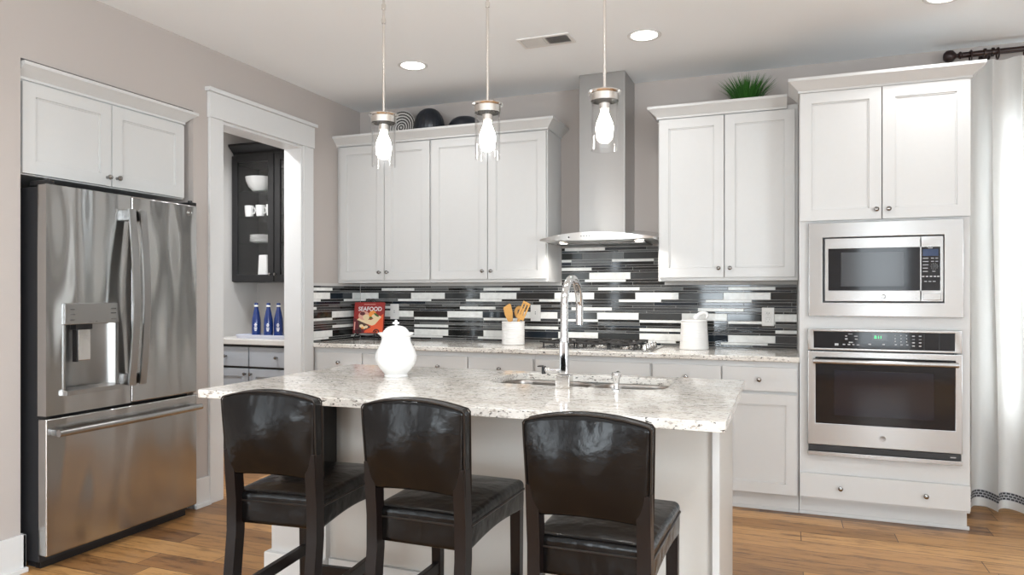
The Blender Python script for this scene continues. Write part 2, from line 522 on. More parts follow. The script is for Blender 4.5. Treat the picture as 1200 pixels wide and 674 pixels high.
def struct(name, bm, m, parent=None):
    o = obj(name, bm, m, parent)
    if parent is None: o['kind'] = 'structure'
    return o

def dup(root, loc, rz=None, label=None):
    r = root.copy(); COL.objects.link(r); r.location = loc
    if rz is not None: r.rotation_euler = (0, 0, rz)
    if label: r['label'] = label
    for ch in list(root.children):
        c = ch.copy(); COL.objects.link(c); c.parent = r
        for g in list(ch.children):
            d = g.copy(); COL.objects.link(d); d.parent = c
    return r

def text_mesh(name, body, size, mat, parent, loc, rot=(PI / 2, 0, 0), extrude=0.0004, align='CENTER', sx=1.0, bold=0.0):
    cu = bpy.data.curves.new(name + '_curve', 'FONT')
    cu.body = body; cu.size = size; cu.extrude = extrude; cu.align_x = align; cu.align_y = 'CENTER'; cu.offset = bold
    t = bpy.data.objects.new(name + '_tmp', cu); COL.objects.link(t)
    dg = bpy.context.evaluated_depsgraph_get()
    me = bpy.data.meshes.new_from_object(t.evaluated_get(dg))
    bpy.data.objects.remove(t); me.name = name
    me.materials.clear(); me.materials.append(mat)
    o = bpy.data.objects.new(name, me); COL.objects.link(o)
    o.parent = parent; o.location = loc; o.rotation_euler = rot; o.scale = (sx, 1, 1)
    return o

def shaker(bm, x0, x1, z0, z1, yf, t=0.02, stile=0.062, rec=0.008, bev=0.0025):
    """shaker door: front at y=yf facing -y, a recessed flat panel with a small ogee step."""
    box(bm, x0, x0 + stile, yf, yf + t, z0, z1, bev)
    box(bm, x1 - stile, x1, yf, yf + t, z0, z1, bev)
    box(bm, x0 + stile - .002, x1 - stile + .002, yf + .0001, yf + t, z1 - stile, z1 - .0002, bev)
    box(bm, x0 + stile - .002, x1 - stile + .002, yf + .0001, yf + t, z0 + .0002, z0 + stile, bev)
    i = stile
    box(bm, x0 + i - .003, x1 - i + .003, yf + rec, yf + t - .002, z0 + i - .003, z1 - i + .003)
    for (a, b, c, d) in ((x0 + i, x0 + i + .007, z0 + i, z1 - i), (x1 - i - .007, x1 - i, z0 + i, z1 - i)):
        box(bm, a, b, yf + rec - .004, yf + rec + .002, c, d, .0015)
    for (a, b, c, d) in ((x0 + i, x1 - i, z0 + i, z0 + i + .007), (x0 + i, x1 - i, z1 - i - .007, z1 - i)):
        box(bm, a, b, yf + rec - .004, yf + rec + .002, c, d, .0015)

def slab_front(bm, x0, x1, z0, z1, yf, t=0.02, bev=0.003): box(bm, x0, x1, yf, yf + t, z0, z1, bev)

def knob_bm(x, z, y, r=0.0135):
    bm = new_bm()
    M = Matrix.Translation((x, y, z)) @ Matrix.Rotation(PI / 2, 4, 'X')
    lathe(bm, [(0, -.002), (r * .62, -.002), (r * .55, .003), (r * .36, .008), (r * .4, .014), (r * .85, .018), (r, .023), (r * .9, .029), (r * .5, .032), (0, .0325)], n=18, M=M)
    return bm

def door(parent, x0, x1, z0, z1, yf, mat=None, knob=None, name='door', flat=False, km=None):
    bm = new_bm()
    (slab_front if flat else shaker)(bm, x0, x1, z0, z1, yf)
    d = obj(name, bm, mat or M_cab, parent)
    for k in ([knob] if knob and not isinstance(knob, list) else (knob or [])):
        obj('knob', knob_bm(k[0], k[1], yf), km or M_knob, d)
    return d

CROWN = [(0.0, 0.0), (-.008, 0.0), (-.008, .012), (-.014, .018), (-.026, .030), (-.044, .046), (-.054, .054), (-.060, .058), (-.060, .074), (0.0, .074)]
def crown_run(bm, pts, scale=1.0, z=0.0):
    """mitred crown along an open plan polyline pts [(x,y)], room side on the right-hand of travel."""
    n = len(pts); rings = []
    for i, p in enumerate(pts):
        p = Vector(p)
        ds = []
        if i > 0: ds.append((p - Vector(pts[i - 1])).normalized())
        if i < n - 1: ds.append((Vector(pts[i + 1]) - p).normalized())
        ns = [Vector((d.y, -d.x)) for d in ds]
        nn = ns[0] if len(ns) == 1 else (ns[0] + ns[1]) / (1 + ns[0].dot(ns[1]))
        rings.append([bm.verts.new((p.x - o * scale * nn.x, p.y - o * scale * nn.y, z + h * scale)) for o, h in CROWN])
    m = len(CROWN); fs = []
    for A, B in zip(rings, rings[1:]):
        for j in range(m):
            k = (j + 1) % m
            fs.append(bm.faces.new((A[j], A[k], B[k], B[j])))
    fs += [bm.faces.new(rings[0]), bm.faces.new(list(reversed(rings[-1])))]
    bmesh.ops.recalc_face_normals(bm, faces=fs)

# ------------------------------------------------------------------ room shell
XL, YB, H = -3.236, 4.968, 2.743
AL0, AL1, ALZ, ALX = 2.207, 3.216, 2.335, -3.98       # fridge alcove
DO0, DO1, DOZ = 3.435, 4.222, 2.325                   # pantry doorway
XR, YR = 3.30, -3.30
bm = new_bm(); box(bm, -4.7, XR + .12, YR - .12, 5.3, -.08, 0.0); struct('floor', bm, M_floor)
bm = new_bm(); box(bm, -4.7, XR + .12, YR - .12, 5.3, H, H + .1); struct('ceiling', bm, M_ceil)
bm = new_bm()
XW = XL - .14
box(bm, XW, XL, YR, -2.5, 0, H); box(bm, XW, XL, -2.5, -.9, 0, .08); box(bm, XW, XL, -2.5, -.9, 2.22, H); box(bm, XW, XL, -.9, AL0, 0, H)
box(bm, XW, XL, AL0, AL1, ALZ, H)
box(bm, XW, XL, AL1, DO0, 0, H)
box(bm, XW, XL, DO0, DO1, DOZ, H)
box(bm, XW, XL, DO1, YB + .12, 0, H)
box(bm, ALX - .08, XW, AL0 - .08, AL0, 0, H)            # alcove cheeks, back and lid
box(bm, ALX - .08, XW, AL1, AL1 + .08, 0, H)
box(bm, ALX - .08, ALX, AL0, AL1, 0, H)
box(bm, ALX, XW, AL0, AL1, ALZ, H)
struct('wall_left', bm, M_wall)
WX0, WX1, WZ0, WZ1 = 1.18, 2.75, 0.55, 2.30
bm = new_bm()
box(bm, XL, WX0, YB, YB + .12, 0, H)
box(bm, WX0, WX1, YB, YB + .12, 0, WZ0)
box(bm, WX0, WX1, YB, YB + .12, WZ1, H)
box(bm, WX1, XR + .12, YB, YB + .12, 0, H)
struct('wall_back', bm, M_wall)
def wall_with_openings(bm, fixed0, fixed1, axis, lo, hi, opens):
    """wall from lo to hi along axis with [(a,b,z0,z1)] openings."""
    def B(a, b, z0, z1):
        if axis == 'y': box(bm, fixed0, fixed1, a, b, z0, z1)
        else: box(bm, a, b, fixed0, fixed1, z0, z1)
    p = lo
    for a, b, z0, z1 in opens:
        B(p, a, 0, H)
        if z0 > 0: B(a, b, 0, z0)
        B(a, b, z1, H); p = b
    B(p, hi, 0, H)
bm = new_bm(); wall_with_openings(bm, XR, XR + .12, 'y', YR - .12, YB + .12, [(-2.95, -0.55, 0.4, 2.45)]); struct('wall_right', bm, M_wall)
bm = new_bm(); wall_with_openings(bm, YR - .12, YR, 'x', -4.7, XR, [(-3.12, -2.88, .28, 2.22), (-1.5, -.5, .42, 2.28), (1.0, 1.76, .42, 2.28)]); struct('wall_rear', bm, M_wall)
bm = new_bm()
box(bm, -4.5, -4.38, AL1 + .08, 5.2, 0, H)
box(bm, -4.38, XW, 5.08, 5.2, 0, H)
box(bm, -4.38, ALX - .08, AL1 + .0, AL1 + .08, 0, H)
struct('wall_pantry', bm, paint('pantry_wall_paint', (0.60, 0.585, 0.565), 0.75, 0.03, 220, 0.25))

def window_frame(name, axis, fixed, a0, a1, z0, z1, sash=2, depth=.09):
    bm = new_bm()
    def B(a, b, z, w, d0=0.0, d1=depth):
        if axis == 'y': box(bm, fixed + d0, fixed + d1, a, b, z, w, .003)
        else: box(bm, a, b, fixed + d0, fixed + d1, z, w, .003)
    f = .055
    B(a0, a0 + f, z0, z1); B(a1 - f, a1, z0, z1); B(a0 + f, a1 - f, z0, z0 + f); B(a0 + f, a1 - f, z1 - f, z1)
    for i in range(1, sash):
        m = a0 + (a1 - a0) * i / sash; B(m - .03, m + .03, z0 + f, z1 - f)
    mz = (z0 + z1) / 2; B(a0 + f, a1 - f, mz - .02, mz + .02, .02, .06)
    o = struct(name, bm, M_trim)
    bm = new_bm()
    if axis == 'y': box(bm, fixed + .036, fixed + .041, a0 + f, a1 - f, z0 + f, z1 - f)
    else: box(bm, a0 + f, a1 - f, fixed + .036, fixed + .041, z0 + f, z1 - f)
    obj('pane', bm, M_glass, o)
window_frame('window_1', 'x', YB + .015, WX0, WX1, WZ0, WZ1)
window_frame('added_window_2', 'y', XR + .015, -2.95, -.55, .4, 2.45)  # unseen, added around the side lamp
window_frame('added_window_4', 'x', YR - .105, 1.0, 1.76, .42, 2.28, 1)  # unseen, added around the lamp mirrored in the microwave
window_frame('added_window_3', 'x', YR - .105, -1.5, -.5, .42, 2.28, 1)  # unseen, added around the balancing rear lamp
window_frame('added_window_6', 'x', YR - .105, -3.12, -2.88, .28, 2.22, 1)  # unseen narrow opening, added for the chimney streak
window_frame('added_window_5', 'y', XL - .125, -2.5, -.9, .08, 2.22, 2)  # unseen low opening, added for the stool sheen

# doorway casing and jamb
bm = new_bm()
cx0, cx1 = XL, XL + .02
box(bm, cx0, cx1, 3.327, DO0, 0, DOZ, .003)
box(bm, cx0, cx1, DO1, 4.330, 0, DOZ, .003)
box(bm, cx0, cx1 + .006, 3.320, 4.337, DOZ, 2.478, .003)
box(bm, cx0, cx1 + .022, 3.302, 4.355, 2.478, 2.503, .004)
box(bm, XW - .004, XL + .004, DO1 - .018, DO1, 0, DOZ, .002)
box(bm, XW - .004, XL + .004, DO0, DO0 + .018, 0, DOZ, .002)
box(bm, XW - .004, XL + .004, DO0 + .018, DO1 - .018, DOZ - .018, DOZ, .002)
struct('trim_1', bm, M_trim)
def baseboard(bm, axis, fixed, sgn, a, b, h=.17):
    """board plus shoe; sgn is the direction into the room from the wall face."""
    for (d, z0, z1) in ((.016, 0, h), (.032, 0, .022)):
        lo, hi = sorted((fixed, fixed + sgn * d))
        if axis == 'y': box(bm, lo, hi, a, b, z0, z1, .003)
        else: box(bm, a, b, lo, hi, z0, z1, .003)
bm = new_bm()
baseboard(bm, 'y', XL, 1, -.9, AL0 + .016)
box(bm, XL - .10, XL + .016, AL0, AL0 + .016, 0, .17, .003)
baseboard(bm, 'y', XL, 1, AL1 - .004, 3.327)
struct('baseboard_left', bm, M_trim)
bm = new_bm(); baseboard(bm, 'x', YB, -1, .93, XR); struct('baseboard_back', bm, M_trim)

# ------------------------------------------------------------------ refrigerator (local: x along the wall, -y into the room)
fr = thing('refrigerator', 'stainless steel french door refrigerator with water dispenser, set in the wall', 'refrigerator', (-3.12, 2.243, 0), PI / 2)
FW = .886
bm = new_bm(); box(bm, .010, FW - .010, .062, .80, .03, 1.755, .006)
box(bm, .03, .09, .10, .16, 0, .03); box(bm, FW - .09, FW - .03, .10, .16, 0, .03); box(bm, .03, .09, .70, .76, 0, .03); box(bm, FW - .09, FW - .03, .70, .76, 0, .03)
obj('case', bm, M_darkcase, fr)
def steel_door(x0, x1, z0, z1, hole=None):
    bm = new_bm()
    def df(p):
        x, y, z = p
        return ((x0 + x1) / 2 + x, .028 + y - (.006 * (1 - (x / ((x1 - x0) / 2)) ** 2) if y < 0 else 0), (z0 + z1) / 2 + z)
    if hole is None:
        gridbox(bm, ((x1 - x0) / 2, .028, (z1 - z0) / 2), .008, (14, 2, 14), df)
    else:
        hx0, hx1, hz0, hz1 = hole
        for a, b, c, d in ((x0, hx0, z0, z1), (hx1, x1, z0, z1), (hx0, hx1, z0, hz0), (hx0, hx1, hz1, z1)):
            box(bm, a, b, 0, .056, c, d)
        bmesh.ops.remove_doubles(bm, verts=bm.verts, dist=1e-5)
        ed = [e for e in bm.edges if all(abs(v.co.y) < 1e-6 for v in e.verts) and (all(abs(v.co.x - x0) < 1e-6 for v in e.verts) or all(abs(v.co.x - x1) < 1e-6 for v in e.verts))]
        inner = [f for f in bm.faces if False]
        box(bm, hx0, hx1, .050, .056, hz0, hz1)
    return bm
dl = obj('door', steel_door(0, .446, .705, 1.762, (.085, .365, .812, 1.214)), M_fridge, fr)
dr = obj('door', steel_door(.452, FW, .705, 1.762), M_fridge, fr)
dz = obj('freezer_drawer', steel_door(0, FW, .066, .692), M_fridge, fr)
bm = new_bm(); box(bm, .02, FW - .02, .066, .10, .0, .06, .003); obj('base_grille', bm, M_black, fr)
for x in (.022, FW - .022):
    bm = new_bm(); box(bm, x - .022, x + .022, .004, .11, 1.756, 1.780, .004); cyl(bm, (x, .03, 1.75), (x, .03, 1.79), .012, n=14); obj('hinge_cap', bm, M_black, fr)
bm = new_bm(); box(bm, .004, .04, .02, .07, .692, .704, .002); obj('hinge_cap', bm, M_black, fr)
# dispenser
bm = new_bm(); box(bm, .080, .370, -.016, .03, 1.118, 1.218, .004)
for i, z in enumerate((1.19, 1.165, 1.14)):
    box(bm, .105, .128, -.0168, -.0158, z - .002, z + .002, mat=1); box(bm, .318, .348, -.0168, -.0158, z - .003 + .004 * (i % 2), z + .002 + .004 * (i % 2), mat=1)
for x in (.20, .235): box(bm, x, x + .012, -.0168, -.0158, 1.127, 1.130, mat=1)
dp = obj('dispenser_panel', bm, [M_steel, M_steeldark], dl)
bm = new_bm()
n = 14                                                     # curved niche, open at the front
A = []
for i in range(n + 1):
    t = -1 + 2 * i / n
    x = .225 + .136 * t; y = .004 + .046 * math.cos(t * PI / 2) ** .6
    A.append((x, y))
v0 = [bm.verts.new((x, y, .815)) for x, y in A]; v1 = [bm.verts.new((x, y, 1.118)) for x, y in A]
for i in range(n): bm.faces.new((v0[i], v1[i], v1[i + 1], v0[i + 1]))
bm.faces.new(list(reversed(v0)))
bmesh.ops.recalc_face_normals(bm, faces=bm.faces)
box(bm, .080, .090, -.008, .004, .80, 1.118, .002); box(bm, .360, .370, -.008, .004, .80, 1.118, .002)
obj('dispenser_niche', bm, plain('niche_steel', (0.33, 0.325, 0.315), 0.3, 1.0), dl)
bm = new_bm(); prism(bm, [(-.034, .79), (.004, .79), (.030, .812), (.03, .822), (-.034, .812)], 'x', .078, .372); obj('drip_tray', bm, M_steel, dl)
bm = new_bm(); box(bm, .158, .222, -.004, .010, .945, 1.092, .004, M=Matrix.Translation((0, .004, 0))); obj('paddle', bm, M_nickel, dl)
bm = new_bm(); box(bm, .146, .234, .002, .04, 1.092, 1.120, .003); box(bm, .150, .160, .004, .03, .94, 1.10); obj('spout_housing', bm, M_black, dl)
def bow_handle(parent, x, z0, z1):
    bm = new_bm(); pts = []
    for i in range(25):
        t = i / 24; z = z0 + (z1 - z0) * t
        pts.append((x, -.040 - .032 * math.sin(PI * t), z))
    sec = [(-.018, -.008), (.018, -.008), (.021, -.003), (.019, .006), (-.019, .006), (-.021, -.003)]
    sweep(bm, pts, sec, up=Vector((0, -1, 0)))
    h = obj('handle', bm, M_steelv, parent)
    for z in (z0 + .03, z1 - .03):
        bm = new_bm(); box(bm, x - .017, x + .017, -.046, .004, z - .028, z + .028, .005); obj('handle_mount', bm, M_steeldark, h)
bow_handle(dl, .418, .800, 1.690)
bow_handle(dr, .482, .800, 1.690)
bm = new_bm()
tube(bm, [(.022 + (FW - .044) * i / 20, -.052 - .010 * math.sin(PI * i / 20), .628) for i in range(21)], .0165, 14, up=Vector((0, 0, 1)))
h = obj('handle', bm, M_steel, dz)
for x in (.04, FW - .04):
    bm = new_bm(); box(bm, x - .016, x + .016, -.052, .004, .613, .643, .005); obj('handle_mount', bm, M_steeldark, h)
def badge(parent, x, y, z, r):
    """round chrome appliance badge with a script monogram."""
    bm = new_bm(); M = Matrix.Translation((x, y, z)) @ Matrix.Rotation(PI / 2, 4, 'X')
    lathe(bm, [(0, -.002), (r, -.002), (r, .002), (r * .9, .0032), (r * .8, .0022), (0, .0022)], n=28, M=M)
    b = obj('badge', bm, M_steeldark, parent)
    bm = new_bm()
    k = r * .5
    g = [(-.15 + .45 * math.cos(a) - .35, .1 + .5 * math.sin(a)) for a in [i * .45 for i in range(13)]]
    e = [(.42 + .38 * math.cos(a), -.05 + .45 * math.sin(a)) for a in [i * .45 for i in range(12)]]
    sw = [(-.1, .2), (-.05, -.4), (-.3, -.9), (-.75, -.8)]
    for st in (g, e, sw): tube(bm, [(x + k * a, y - .0026, z + k * c) for a, c in st], r * .055, 6, up=Vector((0, 1, 0)))
    tube(bm, [(x + r * .9 * math.cos(t_), y - .003, z + r * .9 * math.sin(t_)) for t_ in [2 * PI * i / 28 for i in range(28)]], r * .07, 6, True, up=Vector((0, 1, 0)))
    obj('monogram', bm, M_nickel, b)
badge(dr, .824, -.003, 1.718, .0165)

# cabinet over the refrigerator
fc = thing('wall_cabinet', 'white two door cabinet above the refrigerator, set in the wall', 'cabinet', (-3.256, 2.225, 0), PI / 2)
bm = new_bm(); box(bm, .0, .955, .021, .60, 1.812, 2.258, .002); obj('body', bm, M_cab, fc)
door(fc, .006, .466, 1.818, 2.240, 0, knob=(.440, 1.862))
door(fc, .471, .944, 1.818, 2.240, 0, knob=(.497, 1.864))
bm = new_bm(); crown_run(bm, [(-.012, .02), (.955, .02), (.955, .30)], 1.0, 2.250); obj('crown', bm, M_cab, fc)

# ------------------------------------------------------------------ back wall cabinets
def base_cabinet(x0, x1, cols, label, drawer_knob=True, false_front=False):
    c = thing('base_cabinet', label, 'cabinet', (x0, 4.34, 0), 0, 'base cabinets under the back counter')
    w = x1 - x0
    bm = new_bm(); box(bm, .0005, w - .0005, .021, .62, .108, .872, .001); box(bm, .0005, w - .0005, .075, .62, 0, .108); obj('body', bm, M_cab, c)
    n = len(cols)
    for i, (a, b) in enumerate(cols):
        a -= x0; b -= x0
        door(c, a, b, .700, .838, 0, knob=None if false_front else ((a + b) / 2, .768), name='drawer', flat=True)
    dd = [(cols[0][0], (cols[0][0] + cols[0][1]) / 2 - .002), ((cols[0][0] + cols[0][1]) / 2 + .002, cols[0][1])] if false_front else cols
    for i, (a, b) in enumerate(dd):
        a -= x0; b -= x0
        door(c, a, b, .112, .684, 0, knob=(b - .03 if i == 0 else a + .03, .63))
    return c
base_cabinet(-3.234, -2.422, [(-3.195, -2.811), (-2.805, -2.430)], 'white base cabinet under the counter in the corner beside the doorway')
base_cabinet(-2.422, -1.512, [(-2.416, -1.987), (-1.981, -1.520)], 'white base cabinet below the crock of wooden utensils')
base_cabinet(-1.512, -.757, [(-1.504, -.765)], 'white base cabinet below the gas cooktop', false_front=True)
base_cabinet(-.757, .079, [(-.749, -.348), (-.340, .070)], 'white base cabinet beside the oven tower, below the canister')
bm = new_bm(); box(bm, -3.234, .079, 4.400, 4.414, 0, .020, .004); box(bm, -3.234, .079, 4.404, 4.4145, .020, .106, .002)
tk = struct('trim_2', bm, M_cab)

bm = new_bm(); plate_with_hole(bm, [(-3.235, 4.320), (.080, 4.320), (.080, 4.966), (-3.235, 4.966)], [(-1.48, 4.41), (-1.48, 4.89), (-.79, 4.89), (-.79, 4.41)], .8725, .903)
t = bmesh.new(); bm2 = bm
ed = [e for e in bm.edges if all(abs(v.co.y - 4.320) < 1e-5 for v in e.verts) and abs(e.verts[0].co.z - e.verts[1].co.z) < 1e-6]
bmesh.ops.bevel(bm, geom=ed, offset=.006, segments=3, profile=.5, affect='EDGES'); t.free()
tag(obj('countertop', bm, M_granite), 'long speckled beige granite countertop along the tiled back wall', 'countertop')

# tiled backsplash
def backsplash():
    bm = new_bm(); T = .006
    rows = []; z = .9045
    pre = [.0155, .0165]
    thin = [.0145, .0225, .0150, .0235, .0185]
    for hgt in pre: rows.append((z, hgt, 'thin')); z += hgt
    while z < 1.75:
        rows.append((z, .0490, 'thick')); z += .0490
        for hgt in thin: rows.append((z, hgt, 'thin')); z += hgt
    rnd = random.Random(11); g = .0013
    def tile(s0, s1, z0, z1, mi, wall):
        if s1 - s0 < .004: return
        if wall == 'b': box(bm, s0 + g, s1 - g, YB - .0015 - T, YB - .0018, z0 + g, z1 - g, .0008, mi, 1)
        else: box(bm, XL + .0018, XL + .0015 + T, s0 + g, s1 - g, z0 + g, z1 - g, .0008, mi, 1)
    offs = [-2.434, -2.441, -2.463, -2.201, -2.25]
    k = 0; ti = 0
    for (z0, hgt, kind) in rows:
        if kind == 'thick':
            base = offs[min(k, 4)]; first_dark = [True, False, True, True, True][min(k, 4)]
            k += 1
        else:
            base = -2.434 + rnd.choice([.0, .05, .1, .15, .2, .25]); ti += 1
        seq = {}
        def pick(i):
            if i in seq: return seq[i]
            if kind == 'thick':
                dark = (i % 2 == 0) == first_dark
                m = rnd.choice([2, 2, 3, 5, 3]) if dark else 1
                if k >= 5 and not dark: m = 4
            else:
                lane = ti % 5
                if lane == 2: m = 1 if (i + ti) % 2 == 0 else rnd.choice([2, 3, 2, 4])
                elif lane == 4: m = 1 if (i + ti) % 3 == 0 else rnd.choice([2, 3, 4, 2])
                else: m = rnd.choice([2, 3, 4, 2, 5, 3, 4, 2])
                if m == 1 and seq.get(i - 1) == 1: m = 3
            seq[i] = m; return m
        P = .2975
        for wall, lo, hi in (('b', XL + .009, .078), ('l', 4.346, YB - .009)):
            if z0 + hgt > 1.345 and wall == 'l': continue
            if z0 + hgt > 1.599: continue
            spans = [(lo, hi)]
            if wall == 'b' and z0 + hgt > 1.343: spans = [(-1.516, -.772)]
            for lo_, hi_ in spans:
                sh = 0 if wall == 'b' else (XL - YB)      # the left return continues the courses round the corner
                i0 = math.floor((lo_ + sh - base) / P) - 1
                for i in range(i0, i0 + 16):
                    a = max(lo_, base + i * P - sh); b = min(hi_, base + (i + 1) * P - sh)
                    if b > a: tile(a, b, z0, z0 + hgt, pick(i), wall)
    box(bm, XL + .003, .078, YB - .004, YB - .0012, .9042, 1.3430, mat=0)
    box(bm, -1.516, -.772, YB - .004, YB - .0012, 1.3430, 1.598, mat=0)
    box(bm, XL + .0012, XL + .004, 4.346, YB - .004, .9042, 1.3430, mat=0)
    return obj('tile_backsplash', bm, M_tiles, smooth=None)
tag(backsplash(), 'black, grey and white strip tile backsplash behind the counter', 'backsplash')

def upper_cabinet(x0, x1, doors, label, left_stile=.0):
    c = thing('wall_cabinet', label, 'cabinet', (x0, 4.638, 0), 0)
    w = x1 - x0
    bm = new_bm(); box(bm, 0, w, .021, .328, 1.345, 2.420, .0015); obj('body', bm, M_cab, c)
    for i, (a, b) in enumerate(doors):
        a -= x0; b -= x0
        door(c, a, b, 1.366, 2.388, 0, knob=(b - .031 if i == 0 else a + .031, 1.424))
    return c
upper_cabinet(-3.234, -2.421, [(-3.203, -2.813), (-2.808, -2.428)], 'tall white wall cabinet left of the range hood, in the corner by the doorway')
upper_cabinet(-2.420, -1.522, [(-2.414, -1.969), (-1.964, -1.530)], 'tall white wall cabinet left of the range hood, directly beside it')
upper_cabinet(-.765, .078, [(-.757, -.354), (-.348, .062)], 'tall white wall cabinet between range hood and oven tower')
bm = new_bm(); crown_run(bm, [(-3.234, 4.644), (-1.522, 4.644), (-1.522, 4.966)], 1.0, 2.395)
tag(obj('crown_molding', bm, M_cab), 'white crown molding along the top of the wall cabinets left of the hood', 'crown molding', kind='thing')
bm = new_bm(); crown_run(bm, [(-.765, 4.966), (-.765, 4.644), (.016, 4.644)], 1.0, 2.393)
tag(obj('crown_molding', bm, M_cab), 'white crown molding on the wall cabinet below the grass plant', 'crown molding', kind='thing')

# oven tower cabinet
tw = thing('oven_tower_cabinet', 'tall white cabinet holding the built-in microwave and wall oven', 'cabinet', (.081, 4.318, 0))
TW = .830
bm = new_bm()
box(bm, .0004, .018, .0216, .647, .109, 2.396); box(bm, TW - .018, TW - .0004, .0216, .647, .109, 2.396)   # sides
box(bm, .018, TW - .018, .635, .647, .108, 2.396)
box(bm, .018, TW - .018, .021, .635, 2.378, 2.396)
for z0, z1 in ((.108, .385), (1.050, 1.152), (1.642, 1.70)): box(bm, .018, TW - .018, .0212, .635, z0, z1)
for a, b in ((.0, .058), (TW - .058, TW)): box(bm, a, b, .021, .045, .108, 1.70, .001)
box(bm, .0, TW, .10, .64, 0, .108)
obj('body', bm, M_cab, tw)
door(tw, .002, .4135, 1.670, 2.390, 0, knob=(.386, 1.722))
door(tw, .4175, .829, 1.670, 2.390, 0, knob=(.446, 1.722))
door(tw, .001, .829, .122, .256, 0, knob=[(.209, .187), (.622, .187)], name='drawer', flat=True)
bm = new_bm(); crown_run(bm, [(0, .255), (0, .008), (TW, .008), (TW, .30)], 1.0, 2.392); obj('crown', bm, M_cab, tw)
bm = new_bm(); box(bm, -.002, TW + .012, .085, .099, 0, .020, .004); box(bm, 0, TW, .089, .0995, .02, .106, .002); obj('toe_kick', bm, M_cab, tw)

# microwave (local origin at the trim kit's left bottom front)
mw = thing('microwave', 'built-in stainless steel microwave with black glass door', 'microwave', (.127, 4.300, 1.138))
def frame_bm(x0, x1, z0, z1, ix0, ix1, iz0, iz1, y0, y1, bev=.002):
    bm = new_bm()
    t = bmesh.new()
    o = [(x0, z0), (x1, z0), (x1, z1), (x0, z1)]; i = [(ix0, iz0), (ix1, iz0), (ix1, iz1), (ix0, iz1)]
    def ring(pts, y): return [t.verts.new((a, y, b)) for a, b in pts]
    of, inf, ob, ib = ring(o, y0), ring(i, y0), ring(o, y1), ring(i, y1)
    for k in range(4):
        j = (k + 1) % 4
        t.faces.new((of[k], of[j], inf[j], inf[k])); t.faces.new((ob[k], ib[k], ib[j], ob[j]))
        t.faces.new((of[k], ob[k], ob[j], of[j])); t.faces.new((inf[k], inf[j], ib[j], ib[k]))
    bmesh.ops.recalc_face_normals(t, faces=t.faces)
    if bev: bmesh.ops.bevel(t, geom=[e for e in t.edges if all(abs(v.co.y - y0) < 1e-6 for v in e.verts) and len(e.link_faces) == 2 and e.calc_face_angle(0) > 1], offset=bev, segments=2, profile=.5, affect='EDGES')
    merge(bm, t)
    return bm
obj('trim_kit', frame_bm(0, .748, 0, .518, .073, .659, .076, .436, 0, .030, .004), M_steel, mw)
bm = new_bm(); box(bm, .076, .656, .012, .40, .079, .433); obj('cavity', bm, M_black, mw)
md = obj('door', frame_bm(.084, .549, .084, .429, .101, .5485, .142, .373, -.006, .012, .002), M_steel, mw)
bm = new_bm(); box(bm, .1005, .5487, -.0035, .010, .1415, .3735, .001); gl = obj('window', bm, M_blackgloss, md)
bm = new_bm(); box(bm, .165, .470, -.0042, -.0030, .165, .352, .0005); obj('inner_screen', bm, plain('screen_mesh', (0.02, 0.02, 0.022), 0.12), gl)
mc = obj('control_panel', frame_bm(.551, .654, .084, .429, .5515, .640, .142, .373, -.006, .012, .002), M_steel, mw)
bm = new_bm(); box(bm, .5512, .6402, -.0035, .010, .1415, .3735, .001)
def dash(x, z, w, h=.0035): box(bm, x, x + w, -.0041, -.0033, z - h / 2, z + h / 2, mat=1)
dash(.585, .367, .020)
for i in range(5): dash(.560, .313 - .0175 * i, .026 - .003 * (i > 2))
for z in (.313, .296): dash(.598, z, .013); dash(.618, z, .012)
dash(.604, .243, .014)
for x in (.556, .574, .592, .610, .626): dash(x, .2165, .011, .006)
for x in (.566, .586, .606): dash(x, .190, .013)
for i in range(10):
    a = 2 * PI * i / 10; x = .613 + .015 * math.cos(a); z = .270 + .015 * math.sin(a); dash(x - .001, z, .0025, .0025)
kp = obj('keypad', bm, [M_blackgloss, M_mark], mc)
bm = new_bm(); box(bm, .560, .632, -.0042, -.003, .325, .362, .0005); obj('display', bm, M_blue_lcd, kp)
bm = new_bm(); cyl(bm, (.613, -.0105, .270), (.613, -.003, .270), .0105, n=20); obj('dial', bm, M_black, kp)
bm = new_bm(); gridbox(bm, (.0415, .003, .0185), .0028, (4, 1, 3), lambda p: (p.x + .602, p.y - .007, p.z + .108)); obj('button', bm, M_steel, mc)
badge(md, .373, -.0065, .109, .0165)

# wall oven
ov = thing('wall_oven', 'built-in stainless steel wall oven below the microwave', 'oven', (.123, 4.296, .366))
obj('control_panel', frame_bm(0, .744, .584, .702, .031, .711, .596, .688, 0, .028, .003), M_steel, ov)
cp = ov.children[0]
bm = new_bm(); box(bm, .0305, .7115, .003, .026, .5955, .6885, .001)
def dsh(x, z, w, h=.004): box(bm, x, x + w, .0022, .0031, z - h / 2, z + h / 2, mat=1)
for x, z, w, h in ((.205, .676, .022, .003), (.190, .664, .010, .005), (.235, .664, .018, .004), (.190, .648, .012, .008), (.238, .648, .014, .004), (.208, .630, .020, .006),
                   (.138, .617, .018, .012), (.178, .618, .012, .006), (.203, .618, .012, .006), (.226, .618, .010, .004), (.248, .617, .012, .004), (.305, .622, .012, .006), (.372, .622, .012, .006)):
    dsh(x, z, w, h)
for r in range(4):
    for c_ in range(3): dsh(.432 + .027 * c_, .672 - .0165 * r, .005 if r < 3 else .010, .005)
    dsh(.514, .670 - .0175 * r, .013, .006 if r != 1 else .002); dsh(.546, .670 - .0175 * r, .012, .005 if r != 1 else .002)
for x in (.570, .640): box(bm, x, x + .0015, .0024, .0032, .597, .687, mat=2)
cg = obj('panel_glass', bm, [M_blackgloss, M_mark, M_darkcase], cp)
